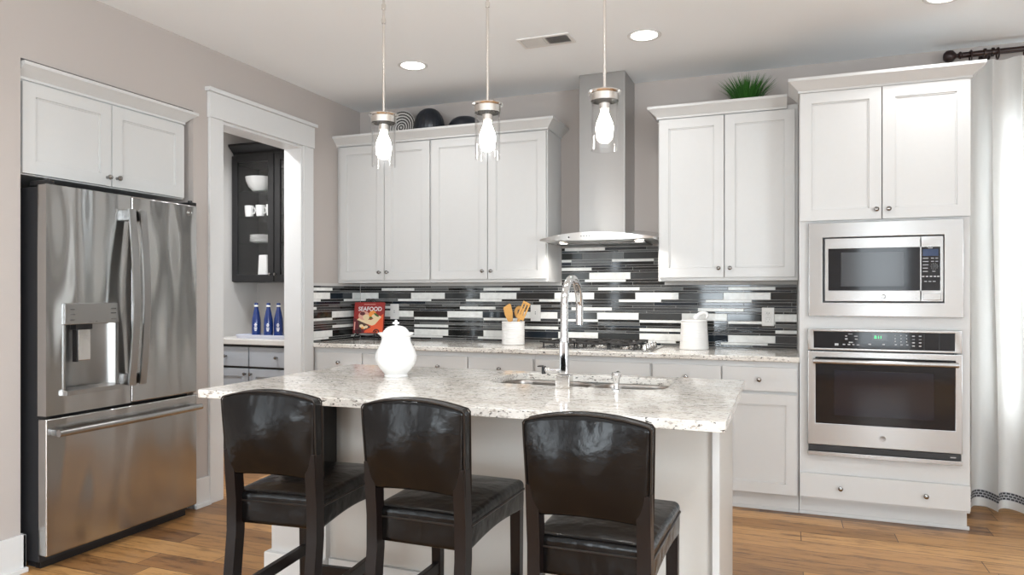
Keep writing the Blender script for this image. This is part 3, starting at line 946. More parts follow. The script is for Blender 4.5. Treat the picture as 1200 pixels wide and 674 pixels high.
bm = new_bm(); box(bm, .322, .395, .0020, .0032, .640, .680, .0005); dsp = obj('display', bm, plain('display_black', (0.003, 0.006, 0.004), 0.08), cg)
text_mesh('clock_digits', '8:11', .022, M_green, dsp, (.352, .0016, .660))
od = obj('door', frame_bm(0, .744, .060, .578, .040, .711, .180, .545, -.010, .028, .004), M_steel, ov)
bm = new_bm(); box(bm, .0395, .7115, -.006, .024, .1795, .5455, .001); dg_ = obj('window', bm, M_blackgloss, od)
bm = new_bm(); box(bm, .135, .615, -.0068, -.0055, .228, .475, .0005); obj('inner_window', bm, plain('oven_inner_glass', (0.010, 0.010, 0.016), 0.04, 0, .4), dg_)
bm = new_bm()
tube(bm, [(.026 + .692 * i / 16, -.052 - .006 * math.sin(PI * i / 16), .526) for i in range(17)], .0135, 14)
h = obj('handle', bm, M_steel, od)
for x in (.045, .699):
    bm = new_bm(); box(bm, x - .012, x + .012, -.052, -.008, .514, .538, .004); obj('handle_mount', bm, M_steel, h)
badge(od, .373, -.0105, .114, .0165)
bm = new_bm(); box(bm, .004, .740, -.002, .028, .024, .056, .002); vt = obj('lower_vent', bm, M_black, ov)
bm = new_bm(); box(bm, 0, .744, -.010, .028, .0, .022, .002); obj('bottom_trim', bm, M_steel, ov)
bm = new_bm(); box(bm, .690, .715, -.003, -.0018, .036, .041); obj('label_mark', bm, M_mark, vt)
bm = new_bm(); box(bm, .03, .714, .028, .50, .03, .68); obj('cavity', bm, M_black, ov)

# ------------------------------------------------------------------ range hood
hd = thing('range_hood', 'stainless steel chimney range hood above the cooktop', 'range hood', (-1.140, 4.966, 0))
bm = new_bm(); box(bm, -.157, .157, -.318, 0, 1.66, 2.741, .003); obj('chimney', bm, M_steelv, hd)
bm = new_bm()
hw = .372; NX = 28; NYr = 8
def canopy_pt(u, v):
    """u -1..1 across, v 0 (wall) .. 1 (bowed front edge); top surface height falls to the ends."""
    x = hw * u; yf = -.515 - .125 * (1 - u * u)
    y = yf * v
    edge = 1.622 + .030 * (1 - u * u)
    z = edge + (1.712 - edge) * (1 - v) ** 1.6 * (1 - .45 * abs(u) ** 2)
    return x, y, z
top = [[bm.verts.new(canopy_pt(-1 + 2 * i / NX, j / NYr)) for j in range(NYr + 1)] for i in range(NX + 1)]
low = [[None] * (NYr + 1) for _ in range(NX + 1)]
for i in range(NX + 1):
    for j in range(NYr + 1):
        x, y, z = canopy_pt(-1 + 2 * i / NX, j / NYr); u = -1 + 2 * i / NX
        low[i][j] = bm.verts.new((x, y * .992, 1.612 - .012 * (1 - u * u)))
for i in range(NX):
    for j in range(NYr):
        bm.faces.new((top[i][j], top[i + 1][j], top[i + 1][j + 1], top[i][j + 1]))
        bm.faces.new((low[i][j], low[i][j + 1], low[i + 1][j + 1], low[i + 1][j]))
    bm.faces.new((top[i][NYr], top[i + 1][NYr], low[i + 1][NYr], low[i][NYr]))
    bm.faces.new((top[i][0], low[i][0], low[i + 1][0], top[i + 1][0]))
for j in range(NYr):
    bm.faces.new((top[0][j], top[0][j + 1], low[0][j + 1], low[0][j])); bm.faces.new((top[NX][j], low[NX][j], low[NX][j + 1], top[NX][j + 1]))
bmesh.ops.recalc_face_normals(bm, faces=bm.faces)
cn = obj('canopy', bm, plain('canopy_steel', (0.74, 0.73, 0.71), 0.34, 1.0), hd, 25)
bm = new_bm()
for k in range(7):
    x = -.055 + .0183 * k; u = x / hw; y = -.515 - .125 * (1 - u * u)
    cyl(bm, (x, y - .003, 1.626), (x, y + .006, 1.626), .0035, n=10)
obj('button', bm, M_steeldark, cn)
bm = new_bm(); cyl(bm, (-.14, -.515 - .125 * .858 - .002, 1.622), (-.14, -.6, 1.622), .005, n=12); obj('power_button', bm, M_black, cn)
for x in (-.235, .270):
    bm = new_bm(); cyl(bm, (x, -.415, 1.5965), (x, -.415, 1.603), .026, .030, n=24)
    lt = obj('light', bm, M_hoodlens, hd)
    l = bpy.data.lights.new('hood_lamp', 'AREA'); l.shape = 'DISK'; l.size = .05; l.energy = 1.6; l.color = (1, .96, .9); l.spread = math.radians(150)
    lo = bpy.data.objects.new('hood_lamp', l); COL.objects.link(lo); lo.parent = hd; lo.location = (x, -.415, 1.592)
    bm = new_bm(); tube(bm, [(x + .032 * math.cos(a), -.415 + .032 * math.sin(a), 1.600) for a in [2 * PI * i / 24 for i in range(24)]], .004, 8, True); obj('rim', bm, M_chrome, lt)
for x0, x1 in ((-.30, -.005), (.005, .30)):
    bm = new_bm(); box(bm, x0, x1, -.36, -.08, 1.594, 1.602, .002); obj('filter', bm, M_steeldark, hd)

# ------------------------------------------------------------------ island
IX0, IX1, IY0, IY1 = -2.060, -.152, 2.062, 3.100
SX0, SX1, SY0, SY1 = -1.148, -.418, 2.655, 3.035
bm = new_bm(); plate_with_hole(bm, rrect(IX0, IX1, IY0, IY1, .012, 3), rrect(SX0, SX1, SY0, SY1, .10, 8), .8725, .903)
bm.normal_update()
ed = [e for e in bm.edges if len(e.link_faces) == 2 and e.calc_face_angle(0) > 1.2 and abs(e.verts[0].co.z - e.verts[1].co.z) < 1e-6]
bmesh.ops.bevel(bm, geom=ed, offset=.004, segments=2, profile=.5, affect='EDGES')
tag(obj('island_countertop', bm, M_granite), 'speckled beige granite countertop of the island with cut-out for the sink', 'countertop')
isl = thing('kitchen_island', 'cream painted kitchen island base under the granite top', 'island', (-1.10, 2.42, 0))
ib0, ib1, ibD = -.900, .900, .655
bm = new_bm()
box(bm, ib0, ib0 + .02, .02, ibD, 0, .8715); box(bm, ib1 - .02, ib1, .02, ibD, 0, .8715)
box(bm, ib0 + .02, ib1 - .02, .016, .034, 0, .8715); box(bm, ib0 + .02, ib1 - .02, ibD - .02, ibD, .1, .8715)
box(bm, ib0 + .02, ib1 - .02, ibD - .09, ibD - .07, 0, .1); box(bm, ib0 + .02, ib1 - .02, .034, ibD - .02, .1, .12)
obj('body', bm, M_island, isl)
bm = new_bm(); box(bm, ib0, ib1, 0, .02, .818, .8715, .002); obj('top_rail', bm, M_cab, isl)
bm = new_bm(); box(bm, ib0, ib0 + .270, -.012, .018, 0, .818, .002); obj('pilaster', bm, M_cab, isl)
bm = new_bm(); box(bm, ib1 - .022, ib1 + .002, -.003, .03, 0, .818, .002); obj('corner_strip', bm, M_cab, isl)
bm = new_bm()
box(bm, ib0 - .022, ib0 + .272, -.034, .0, 0, .19, .004); box(bm, ib0 - .022, ib0, 0, ibD, 0, .19, .004)
box(bm, ib0 + .272, ib1 + .004, .0, .0155, 0, .19, .004); box(bm, ib0 + .272, ib1 + .004, -.014, .0, 0, .022, .004)
obj('base_board', bm, M_cab, isl)
bm = new_bm(); box(bm, -.800, -.575, -.10, -.014, .50, .868, .003); tag(obj('black_panel', bm, M_blackpanel, isl), 'flat black panel under the counter overhang')  # plain black box for a dark block of unknown nature
for k, (a, b) in enumerate(((-.895, -.452), (-.448, -.002), (.002, .448), (.452, .895))):
    bm = new_bm(); t = bmesh.new(); shaker(t, -b, -a, .12, .86, 0)
    merge(bm, t, 0, Matrix.Translation((0, ibD + .02, 0)) @ Matrix.Rotation(PI, 4, 'Z')); obj('door', bm, M_cab, isl)

# sink
sk = thing('sink', 'stainless steel double bowl sink set under the island countertop', 'sink', (-.769, 2.845, 0))
def bowl(x0, x1, y0, y1, ztop, zbot, r):
    bm = new_bm(); rings = []
    for ins, z in ((-.012, ztop), (0, ztop), (.004, ztop - .01), (.010, zbot + .04), (.022, zbot + .012), (.05, zbot)):
        pts = rrect(x0 + ins, x1 - ins, y0 + ins, y1 - ins, max(.02, r - ins * .3), 6)
        rings.append([bm.verts.new((x, y, z)) for x, y in pts])
    for A, B in zip(rings, rings[1:]):
        for i in range(len(A)):
            j = (i + 1) % len(A); bm.faces.new((A[i], A[j], B[j], B[i]))
    bm.faces.new(rings[-1])
    bmesh.ops.recalc_face_normals(bm, faces=bm.faces)
    for f in bm.faces: f.normal_flip()
    return bm
for a, b in ((-.380, .000), (.024, .352)):
    bo = obj('bowl', bowl(a, b, -.190, .190, .871, .70, .09), M_sinksteel, sk)
    bm = new_bm(); lathe(bm, [(0, .7015), (.02, .7015), (.034, .703), (.04, .7075), (.042, .7015), (.042, .701)], ((a + b) / 2, 0, 0), 24); obj('drain', bm, M_chrome, bo)

# faucet: square base, lever to the side, high arc spout over the sink
fa = thing('faucet', 'tall chrome gooseneck faucet with square base at the island sink', 'faucet', (-.783, 2.598, .9032))
bm = new_bm(); box(bm, -.0275, .0275, -.0275, .0275, 0, .050, .002); obj('base', bm, M_nickel, fa)
bm = new_bm(); box(bm, -.0165, .0165, -.0175, .0175, .050, .178, .007, seg=3); cyl(bm, (0, 0, .178), (0, 0, .192), .0175, n=20); obj('body', bm, M_chrome, fa)
bm = new_bm(); pts = [(0, 0, .185 + .02 * i) for i in range(7)]
R = .108
for i in range(1, 25):
    a = PI * i / 24; pts.append((0, R - R * math.cos(a), .305 + (R + .006) * math.sin(a)))
for i in range(1, 4): pts.append((0, 2 * R, .305 - .024 * i))
tube(bm, pts, .0152, 16, up=Vector((1, 0, 0))); sp = obj('spout', bm, M_chrome, fa)
bm = new_bm(); cyl(bm, (0, 2 * R, .335), (0, 2 * R, .236), .0154, .0150, n=18); obj('spray_head', bm, M_chrome, sp)
bm = new_bm(); tube(bm, [(-.010, 0, .072), (-.03, 0, .066), (-.075, 0, .066)], .0105, 14, up=Vector((0, 0, 1))); lv = obj('lever', bm, M_chrome, fa)
bm = new_bm(); box(bm, -.088, -.076, -.012, .012, .050, .080, .002); box(bm, -.104, -.088, -.016, .016, .078, .082, .001); obj('lever_tip', bm, M_black, lv)

sd = thing('soap_dispenser', 'small chrome soap dispenser beside the faucet', 'soap dispenser', (-.583, 2.602, .9032))
bm = new_bm(); lathe(bm, [(0, 0), (.019, 0), (.019, .004), (.011, .008), (.0095, .022), (.012, .040), (.017, .052), (.018, .058), (0, .058)], n=22); obj('body', bm, M_chrome, sd)
bm = new_bm(); lathe(bm, [(0, .058), (.015, .058), (.016, .066), (0, .067)], n=20); tube(bm, [(0, 0, .062), (0, .03, .064), (0, .055, .060)], .0055, 10, up=Vector((1, 0, 0))); obj('pump_head', bm, M_chrome, sd)

# ceramic urn on the island
ur = thing('lidded_urn', 'white ceramic urn with leaf finial lid standing on the island', 'urn', (-1.576, 2.70, .9032))
def emboss(a, z):
    w = math.exp(-((z - .085) / .035) ** 2)
    return 1 + .018 * w * math.sin(a * 9 + z * 90) * math.cos(a * 4 - z * 60)
bm = new_bm()
pr = [(0, 0), (.050, 0), (.052, .004), (.049, .010), (.056, .020), (.070, .036), (.082, .056), (.0885, .076), (.0885, .092), (.083, .112), (.073, .132), (.065, .150), (.062, .164), (.064, .174)]
lathe(bm, pr + [(.070, .180), (.068, .184), (.060, .182), (.056, .17), (0, .168)], n=72, ripple=emboss)
obj('body', bm, M_ceramic, ur)
bm = new_bm()
lathe(bm, [(.062, .172), (.073, .181), (.080, .188), (.0785, .190), (.068, .185), (.061, .184)], n=64, ripple=lambda a, z: 1 + (.055 * max(0, math.cos(a * 4)) ** 6 if z > .180 else 0)); obj('rim', bm, M_ceramic, ur)
bm = new_bm(); lathe(bm, [(.061, .1805), (.061, .186), (.054, .198), (.044, .210), (.030, .218), (.014, .221), (0, .222)], n=40); ld = obj('lid', bm, M_ceramic, ur)
bm = new_bm(); cyl(bm, (0, 0, .219), (0, 0, .228), .0065, .005, 12)
for k in range(5):
    a = 2 * PI * k / 5; ball(bm, (.0085 * math.cos(a), .0085 * math.sin(a), .232), .0075, (1, 1, .7), 10)
ball(bm, (0, 0, .239), .0065, (1, 1, 1.2), 10); obj('finial', bm, M_ceramic, ld)

# ------------------------------------------------------------------ things on the back counter
CT = .9035
ck = thing('gas_cooktop', 'gas cooktop with black grates set in the counter under the hood', 'cooktop', (-1.135, 4.650, CT))
bm = new_bm(); box(bm, -.372, .372, -.262, .250, -.0003, .007, .003); box(bm, -.34, .34, -.235, .235, -.0285, 0); obj('tray', bm, M_steel, ck)
def grate(x0, x1):
    bm = new_bm(); z0, z1 = .034, .046; y0, y1 = -.232, .225; w = .011
    for x in (x0, x1 - w): box(bm, x, x + w, y0, y1, z0, z1, .002)
    for y in (y0, (y0 + y1) / 2 - w / 2, y1 - w): box(bm, x0, x1, y, y + w, z0, z1, .002)
    for yc in (y0 * .52, y1 * .52):
        for k in range(6):
            a = PI / 3 * k + .3
            c, s = math.cos(a), math.sin(a); xm = (x0 + x1) / 2
            tube(bm, [(xm + .035 * c, yc + .035 * s, .041), (xm + .105 * c * .95, yc + .105 * s * .95, .041)], .005, 6)
    for x in (x0 + .006, x1 - .006):
        for y in (y0 + .006, 0, y1 - .006): cyl(bm, (x, y, .006), (x, y, .036), .006, n=8)
    return bm
for a, b in ((-.345, -.125), (-.12, .095), (.10, .265)): obj('grate', grate(a, b), M_iron, ck)
for x, y, r in ((-.235, -.12, .038), (-.235, .118, .030), (-.0125, 0, .05), (.182, -.12, .03), (.182, .118, .035)):
    bm = new_bm(); lathe(bm, [(r * 1.35, .006), (r * 1.25, .014), (r, .016), (r, .020), (0, .020)], (x, y, 0), 24); bn = obj('burner', bm, M_nickel, ck)
    bm = new_bm(); lathe(bm, [(r * .9, .020), (r * .88, .028), (0, .029)], (x, y, 0), 24); obj('burner_cap', bm, M_iron, bn)
for k in range(5):
    y = -.20 + .085 * k
    bm = new_bm(); lathe(bm, [(.023, .006), (.023, .012), (.019, .016), (.018, .034), (.015, .038), (0, .038)], (.318, y, 0), 20); box(bm, .315, .321, y - .019, y + .019, .030, .043, .002); obj('knob', bm, M_nickel, ck)

# crock and wooden utensils
cr = thing('utensil_crock', 'white ribbed ceramic crock holding wooden utensils', 'crock', (-1.790, 4.690, CT))
bm = new_bm(); pr = [(0, 0), (.076, 0), (.080, .003)]
for i in range(33):
    z = .006 + .150 * i / 32; pr.append((.080 + .0012 * math.sin(i * 2.0), z))
pr += [(.082, .160), (.080, .164), (.074, .163), (.073, .012), (0, .010)]
lathe(bm, pr, n=48); obj('body', bm, M_ceramic2, cr)
def utensil(name, label, base, tip, head):
    t = thing(name, label, 'utensil', base)
    b, e = Vector((0, 0, 0)), Vector(tip) - Vector(base)
    bm = new_bm(); tube(bm, [b + (e - b) * .02 * 0 + (e - b) * i / 6 for i in range(7)], .006, 10, up=Vector((0, 1, 0))); obj('shaft', bm, M_utensil, t)
    d = (e - b).normalized(); ax = Vector((0, 1, 0)).cross(d).normalized(); ay = d.cross(ax)
    M = Matrix.Translation(e) @ Matrix((ax, ay, d)).transposed().to_4x4()
    return t, M
t, M_ = utensil('wooden_spatula', 'wooden spatula leaning left in the white crock', (-1.775, 4.690, CT + .0165), (-1.815, 4.690, 1.085), None)
bm = new_bm(); tm = bmesh.new()
prism(tm, [(-.016, -.02), (.016, -.02), (.030, .035), (.030, .098), (.022, .106), (-.030, .088), (-.030, .035)], 'y', -.003, .003)
merge(bm, tm, 0, M_ @ Matrix.Rotation(.0, 4, 'Z')); obj('blade', bm, M_utensil, t)
t, M_ = utensil('wooden_spoon', 'round wooden spoon with a hole, middle utensil in the crock', (-1.79, 4.728, CT + .0165), (-1.765, 4.728, 1.095), None)
bm = new_bm(); tm = bmesh.new(); tube(tm, [(.024 * math.cos(a), 0, .038 + .032 * math.sin(a)) for a in [2 * PI * i / 22 for i in range(22)]], .0125, 10, True, up=Vector((0, 1, 0)))
merge(bm, tm, 0, M_ @ Matrix.Diagonal((1, .5, 1, 1))); obj('bowl', bm, M_utensil, t)
t, M_ = utensil('slotted_turner', 'slotted wooden turner leaning right in the white crock', (-1.80, 4.655, CT + .0165), (-1.722, 4.655, 1.095), None)
bm = new_bm(); tm = bmesh.new()
for a, b in ((-.028, -.016), (-.006, .006), (.016, .028)): box(tm, a, b, -.003, .003, .02, .105, .001)
box(tm, -.028, .028, -.003, .003, -.012, .022, .001); box(tm, -.028, .028, -.003, .003, .100, .118, .002)
merge(bm, tm, 0, M_); obj('blade', bm, M_utensil, t)

# canister
cs = thing('canister', 'white ribbed canister with curled lid handle near the oven tower', 'canister', (-.546, 4.725, CT))
bm = new_bm(); pr = [(0, 0), (.089, 0), (.092, .003)]
for i in range(37): pr.append((.092 - .010 * i / 36 + .0010 * math.sin(i * 1.9), .006 + .170 * i / 36))
pr += [(.081, .180), (0, .180)]
lathe(bm, pr, n=52); obj('body', bm, M_ceramic2, cs)
bm = new_bm(); lathe(bm, [(.083, .1795), (.084, .185), (.078, .190), (.03, .193), (0, .193)], n=48); ld = obj('lid', bm, M_ceramic2, cs)
bm = new_bm()
pts = [(.005, 0, .196), (.018, 0, .214), (.038, 0, .231), (.060, 0, .237), (.078, 0, .230), (.084, 0, .214), (.076, 0, .202)]
tube(bm, pts, .0125, 12, radii=[1.3, 1.15, 1, 1, 1, .95, .8], up=Vector((0, 1, 0))); tube(bm, [(p[0] * .9 + .004, .013, p[2] - .004) for p in pts], .009, 10, up=Vector((0, 1, 0))); obj('handle', bm, M_ceramic2, ld)

# cookbook on a wire easel
ez = thing('book_easel', 'black wire easel with scrolls holding the cookbook', 'easel', (-3.035, 4.775, CT), math.radians(12))
bm = new_bm()
def scroll(cx, cz, r0, turns, sgn, y): return [(cx + sgn * (r0 * (1 - .75 * i / 24)) * math.cos(2 * PI * turns * i / 24), y, cz + (r0 * (1 - .75 * i / 24)) * math.sin(2 * PI * turns * i / 24)) for i in range(25)]
tube(bm, [(-.10, -.055, .006), (-.10, -.02, .035), (-.10, .035, .045), (-.07, .052, .22), (0, .062, .285), (.07, .052, .22), (.10, .035, .045), (.10, -.02, .035), (.10, -.055, .006)], .0045, 8, up=Vector((0, 1, 0)))
tube(bm, [(-.10, -.022, .040), (0, -.022, .030), (.10, -.022, .040)], .0045, 8)
for s in (-1, 1):
    tube(bm, scroll(s * .075, .060, .026, 1.3, -s, -.026), .004, 8, up=Vector((0, 1, 0)))
    tube(bm, scroll(s * .022, .300, .020, 1.2, -s, .058), .004, 8, up=Vector((0, 1, 0)))
    tube(bm, [(s * .1, -.055, .0045), (s * .1, .05, .0045)], .0045, 8, up=Vector((0, 0, 1)))
tube(bm, [(0, .062, .28), (0, .105, .15), (0, .135, .0045)], .0045, 8, up=Vector((1, 0, 0)))
obj('wire_frame', bm, M_iron, ez)
bk = thing('cookbook', 'red cookbook reading SEAFOOD standing on the wire easel', 'book', (-3.035, 4.775, CT), math.radians(12))
tilt = Matrix.Translation((0, -.014, .056)) @ Matrix.Rotation(math.radians(-11), 4, 'X')
bm = new_bm(); t = bmesh.new(); box(t, -.116, .116, .003, .019, 0, .238); merge(bm, t, 0, tilt); obj('pages', bm, C_page, bk)
bm = new_bm(); t = bmesh.new(); box(t, -.122, .122, 0, .003, -.003, .241, .0008); box(t, -.122, .122, .019, .022, -.003, .241, .0008); box(t, -.1225, -.119, 0, .022, -.003, .241, .0008); merge(bm, t, 0, tilt); cv = obj('cover', bm, C_red, bk)
def flat(polys, y):
    bm = new_bm()
    t = bmesh.new()
    for k, (poly, mi) in enumerate(polys): prism(t, poly, 'y', y - .00012 * (k + 1), y + .0002, mi)
    merge(bm, t, None, tilt); return bm
def ell(cx, cz, rx, rz, n=16, rot=0):
    return [(cx + rx * math.cos(a) * math.cos(rot) - rz * math.sin(a) * math.sin(rot), cz + rx * math.cos(a) * math.sin(rot) + rz * math.sin(a) * math.cos(rot)) for a in [2 * PI * i / n for i in range(n)]]
polys = [([(-.03, .0), (.12, .0), (.12, .15), (.06, .11), (.0, .06)], 1),
         ([(-.12, .0), (-.03, .0), (-.05, .08), (-.12, .12)], 2),
         ([(-.095, .10), (-.03, .075), (.03, .055), (.055, .065), (.105, .125), (.085, .135), (.02, .10), (-.08, .115)], 3),
         ([(-.085, .098), (-.02, .07), (.025, .045), (-.02, .02), (-.075, .03)], 5),
         (ell(-.04, .135, .045, .035), 4), (ell(-.02, .122, .028, .022), 3), (ell(-.052, .15, .022, .014), 2),
         (ell(.030, .145, .030, .030), 7), (ell(.05, .128, .026, .018), 3), (ell(.062, .14, .024, .008, rot=-.6), 6), (ell(.018, .118, .014, .008), 6),
         (ell(-.055, .052, .016, .013), 3), (ell(-.035, .040, .018, .011), 3), (ell(-.015, .045, .014, .011), 3), (ell(-.045, .036, .010, .007), 7),
         ([(-.114, .02), (-.106, .02), (-.106, .085), (-.114, .085)], 4)]
obj('cover_picture', flat(polys, -.0003), [C_red, C_orange, C_maroon, C_cream, C_pink, C_brown, C_leaf, C_carrot], cv, smooth=None)
tp = tilt @ Vector((.008, -.0012, .186))
text_mesh('title', 'SEAFOOD', .046, M_white, cv, tp, (PI / 2 - math.radians(11), 0, 0), .0004, 'CENTER', .93, .0006)
bm = new_bm(); t = bmesh.new(); box(t, -.045, .05, -.0012, 0, .222, .226); merge(bm, t, 0, tilt); obj('cover_line', bm, C_pink, cv)

# outlets
def outlet(x, z, label, kind):
    o = thing('wall_outlet', label, 'outlet', (x, YB - .0082, z), 0, 'outlets on the tiled wall')
    bm = new_bm(); box(bm, -.039, .039, -.0065, .0, -.061, .061, .003); pl = obj('plate', bm, M_plate, o)
    if kind == 'duplex':
        for dz in (.021, -.021):
            bm = new_bm(); gridbox(bm, (.0165, .002, .0145), .0019, (3, 1, 3), lambda p: (p.x, p.y - .0075, p.z + dz)); s_ = obj('socket', bm, M_plate, pl)
            bm = new_bm()
            for dx in (-.006, .006): box(bm, dx - .0012, dx + .0012, -.0099, -.0094, dz - .001, dz + .008)
            cyl(bm, (0, -.0099, dz - .007), (0, -.0092, dz - .007), .0022, n=10); obj('slot', bm, M_slot, s_)
    else:
        bm = new_bm(); box(bm, -.0165, .0165, -.0092, -.006, -.033, .033, .002); s_ = obj('insert', bm, M_plate, pl)
        bm = new_bm(); box(bm, -.003, .003, -.0098, -.009, .004, .010); box(bm, -.003, .003, -.0098, -.009, -.010, -.004); obj('slot', bm, M_slot, s_)
outlet(-2.906, 1.121, 'white outlet beside the cookbook on the tiled wall', 'decor')
outlet(-1.715, 1.121, 'white outlet beside the wooden utensils on the tiled wall', 'decor')
outlet(-.099, 1.111, 'white duplex outlet on the tiled wall nearest the oven tower', 'duplex')

# ------------------------------------------------------------------ on top of the wall cabinets
CTOP = 2.4205
dpz = thing('decorative_plate', 'round plate with black and white ring pattern on top of cabinet', 'plate', (-2.778, 4.840, CTOP))
bm = new_bm(); lathe(bm, [(0, 0), (.055, 0), (.075, .006), (.128, .016), (.132, .019), (.128, .021), (.075, .011), (.055, .005), (0, .005)], n=56)
po = obj('disc', bm, M_decor, dpz); po.location = (0, 0, .1315); po.rotation_euler = (math.radians(80), 0, 0)
bm = new_bm(); tube(bm, [(-.05, -.03, .004), (-.05, .0, .004), (-.04, .05, .12)], .004, 8); tube(bm, [(.05, -.03, .004), (.05, 0, .004), (.04, .05, .12)], .004, 8); tube(bm, [(-.04, .05, .12), (.04, .05, .12)], .004, 8); tube(bm, [(0, .05, .12), (0, .10, .004)], .004, 8, up=Vector((1, 0, 0)))
tube(bm, [(-.05, -.03, .004), (-.05, -.032, .02)], .004, 8, up=Vector((1, 0, 0))); tube(bm, [(.05, -.03, .004), (.05, -.032, .02)], .004, 8, up=Vector((1, 0, 0)))
obj('stand', bm, M_iron, dpz)
vs = thing('ribbed_vase', 'dark egg-shaped ribbed vase on top of cabinet beside the patterned plate', 'vase', (-2.512, 4.80, CTOP))
bm = new_bm(); lathe(bm, [(0, 0), (.06, 0), (.085, .02), (.108, .065), (.116, .105), (.112, .145), (.098, .185), (.075, .218), (.05, .236), (.03, .243), (0, .244)], n=96, ripple=lambda a, z: 1 + .012 * math.sin(a * 26)); obj('body', bm, M_navy, vs)
vb = thing('round_vase', 'low dark rounded vase on top of cabinet, nearest the range hood', 'vase', (-2.215, 4.80, CTOP))
bm = new_bm(); lathe(bm, [(0, 0), (.06, 0), (.095, .02), (.122, .065), (.120, .100), (.100, .130), (.07, .148), (.03, .156), (0, .157)], n=64); obj('body', bm, M_navy, vb)
gp = thing('grass_plant', 'bushy green artificial grass plant on top of cabinet right of the hood', 'plant', (-.225, 4.800, CTOP))
bm = new_bm(); lathe(bm, [(0, 0), (.075, 0), (.085, .075), (.080, .075), (.072, .06), (0, .06)], n=28); obj('pot', bm, M_pot, gp)
bm = new_bm(); rg = random.Random(3)
for i in range(420):
    a = rg.uniform(0, 2 * PI); q = math.sqrt(rg.random()); lean = .14 * q + rg.uniform(-.01, .02)
    b0 = Vector((.06 * q * math.cos(a), .06 * q * math.sin(a), .055)); hgt = rg.uniform(.13, .20) * (1 - .22 * q * q)
    tip = b0 + Vector((lean * math.cos(a), lean * math.sin(a), hgt)); mid = (b0 + tip) / 2 + Vector((-.006 * math.cos(a), -.006 * math.sin(a), .012))
    s = Vector((-math.sin(a + rg.uniform(-1, 1)), math.cos(a + rg.uniform(-1, 1)), 0)) * .0028
    v = [bm.verts.new(b0 - s), bm.verts.new(b0 + s), bm.verts.new(mid + s * .8), bm.verts.new(mid - s * .8), bm.verts.new(tip)]
    bm.faces.new((v[0], v[1], v[2], v[3])); bm.faces.new((v[3], v[2], v[4]))
obj('grass_blades', bm, M_grass, gp)['kind'] = 'stuff'

# ------------------------------------------------------------------ pendants, ceiling lights, vent
def make_pendant(label):
    p = thing('pendant_light', label, 'pendant light', (-1.565, 2.580, H), 0, 'pendant lights over the island')
    bm = new_bm(); lathe(bm, [(0, -.0005), (.062, -.0005), (.062, -.012), (.055, -.024), (.012, -.028), (0, -.028)], n=32); obj('ceiling_cap', bm, M_nickel, p)
    zt = 2.008 - H
    bm = new_bm(); cyl(bm, (0, 0, zt), (0, 0, -.026), .0055, n=12); cyl(bm, (0, 0, -.33), (0, 0, -.35), .009, n=12); cyl(bm, (0, 0, -.27), (0, 0, -.29), .009, n=12); obj('rod', bm, M_nickel, p)
    bm = new_bm(); lathe(bm, [(0, zt + .004), (.060, zt + .004), (.062, zt), (.060, zt - .004), (.053, zt - .006), (.053, zt - .032), (.0505, zt - .032), (.0505, zt - .008), (0, zt - .008)], n=40); obj('shade_cap', bm, M_nickel, p)
    bm = new_bm(); lathe(bm, [(.0495, zt - .010), (.0495, zt - .214), (.0465, zt - .214), (.0465, zt - .010), (.0495, zt - .010)], n=44); obj('glass_shade', bm, M_glass, p)
    bm = new_bm(); lathe(bm, [(0, zt - .008), (.021, zt - .008), (.021, zt - .060), (.016, zt - .066), (0, zt - .066)], n=24); sk_ = obj('socket', bm, M_nickel, p)
    bm = new_bm(); lathe(bm, [(.013, zt - .066), (.015, zt - .076), (.021, zt - .092), (.029, zt - .112), (.0325, zt - .131), (.030, zt - .150), (.019, zt - .164), (0, zt - .169)], n=28); obj('bulb', bm, M_bulb, p)
    return p
pn = make_pendant('leftmost clear glass cylinder pendant, hanging nearest the patterned plate')
dup(pn, (-1.093, 2.580, H), label='middle clear glass cylinder pendant of three over the island')
dup(pn, (-.622, 2.580, H), label='rightmost clear glass cylinder pendant, in front of the hood chimney')

def ceiling_light(x, y, label, power=3.0):
    c = thing('recessed_light', label, 'ceiling light', (x, y, H - .0006), 0, 'recessed ceiling lights')
    bm = new_bm(); lathe(bm, [(.074, 0), (.096, 0), (.097, -.003), (.092, -.007), (.076, -.004), (.074, 0)], n=40); obj('trim_ring', bm, M_trim, c)
    bm = new_bm(); lathe(bm, [(.074, -.002), (.05, -.0045), (0, -.0055)], n=36); obj('lens', bm, M_lens, c)
    l = bpy.data.lights.new('recessed_lamp', 'AREA'); l.shape = 'DISK'; l.size = .13; l.energy = power; l.color = (.97, .985, 1.0); l.spread = math.radians(140)
    lo = bpy.data.objects.new('recessed_lamp', l); COL.objects.link(lo); lo.parent = c; lo.location = (0, 0, -.012)
ceiling_light(-2.245, 4.060, 'round recessed ceiling light above the cabinets left of the hood')
ceiling_light(-.747, 4.060, 'round recessed ceiling light just right of the hood chimney')
ceiling_light(.745, 4.060, 'round recessed ceiling light above the oven tower')

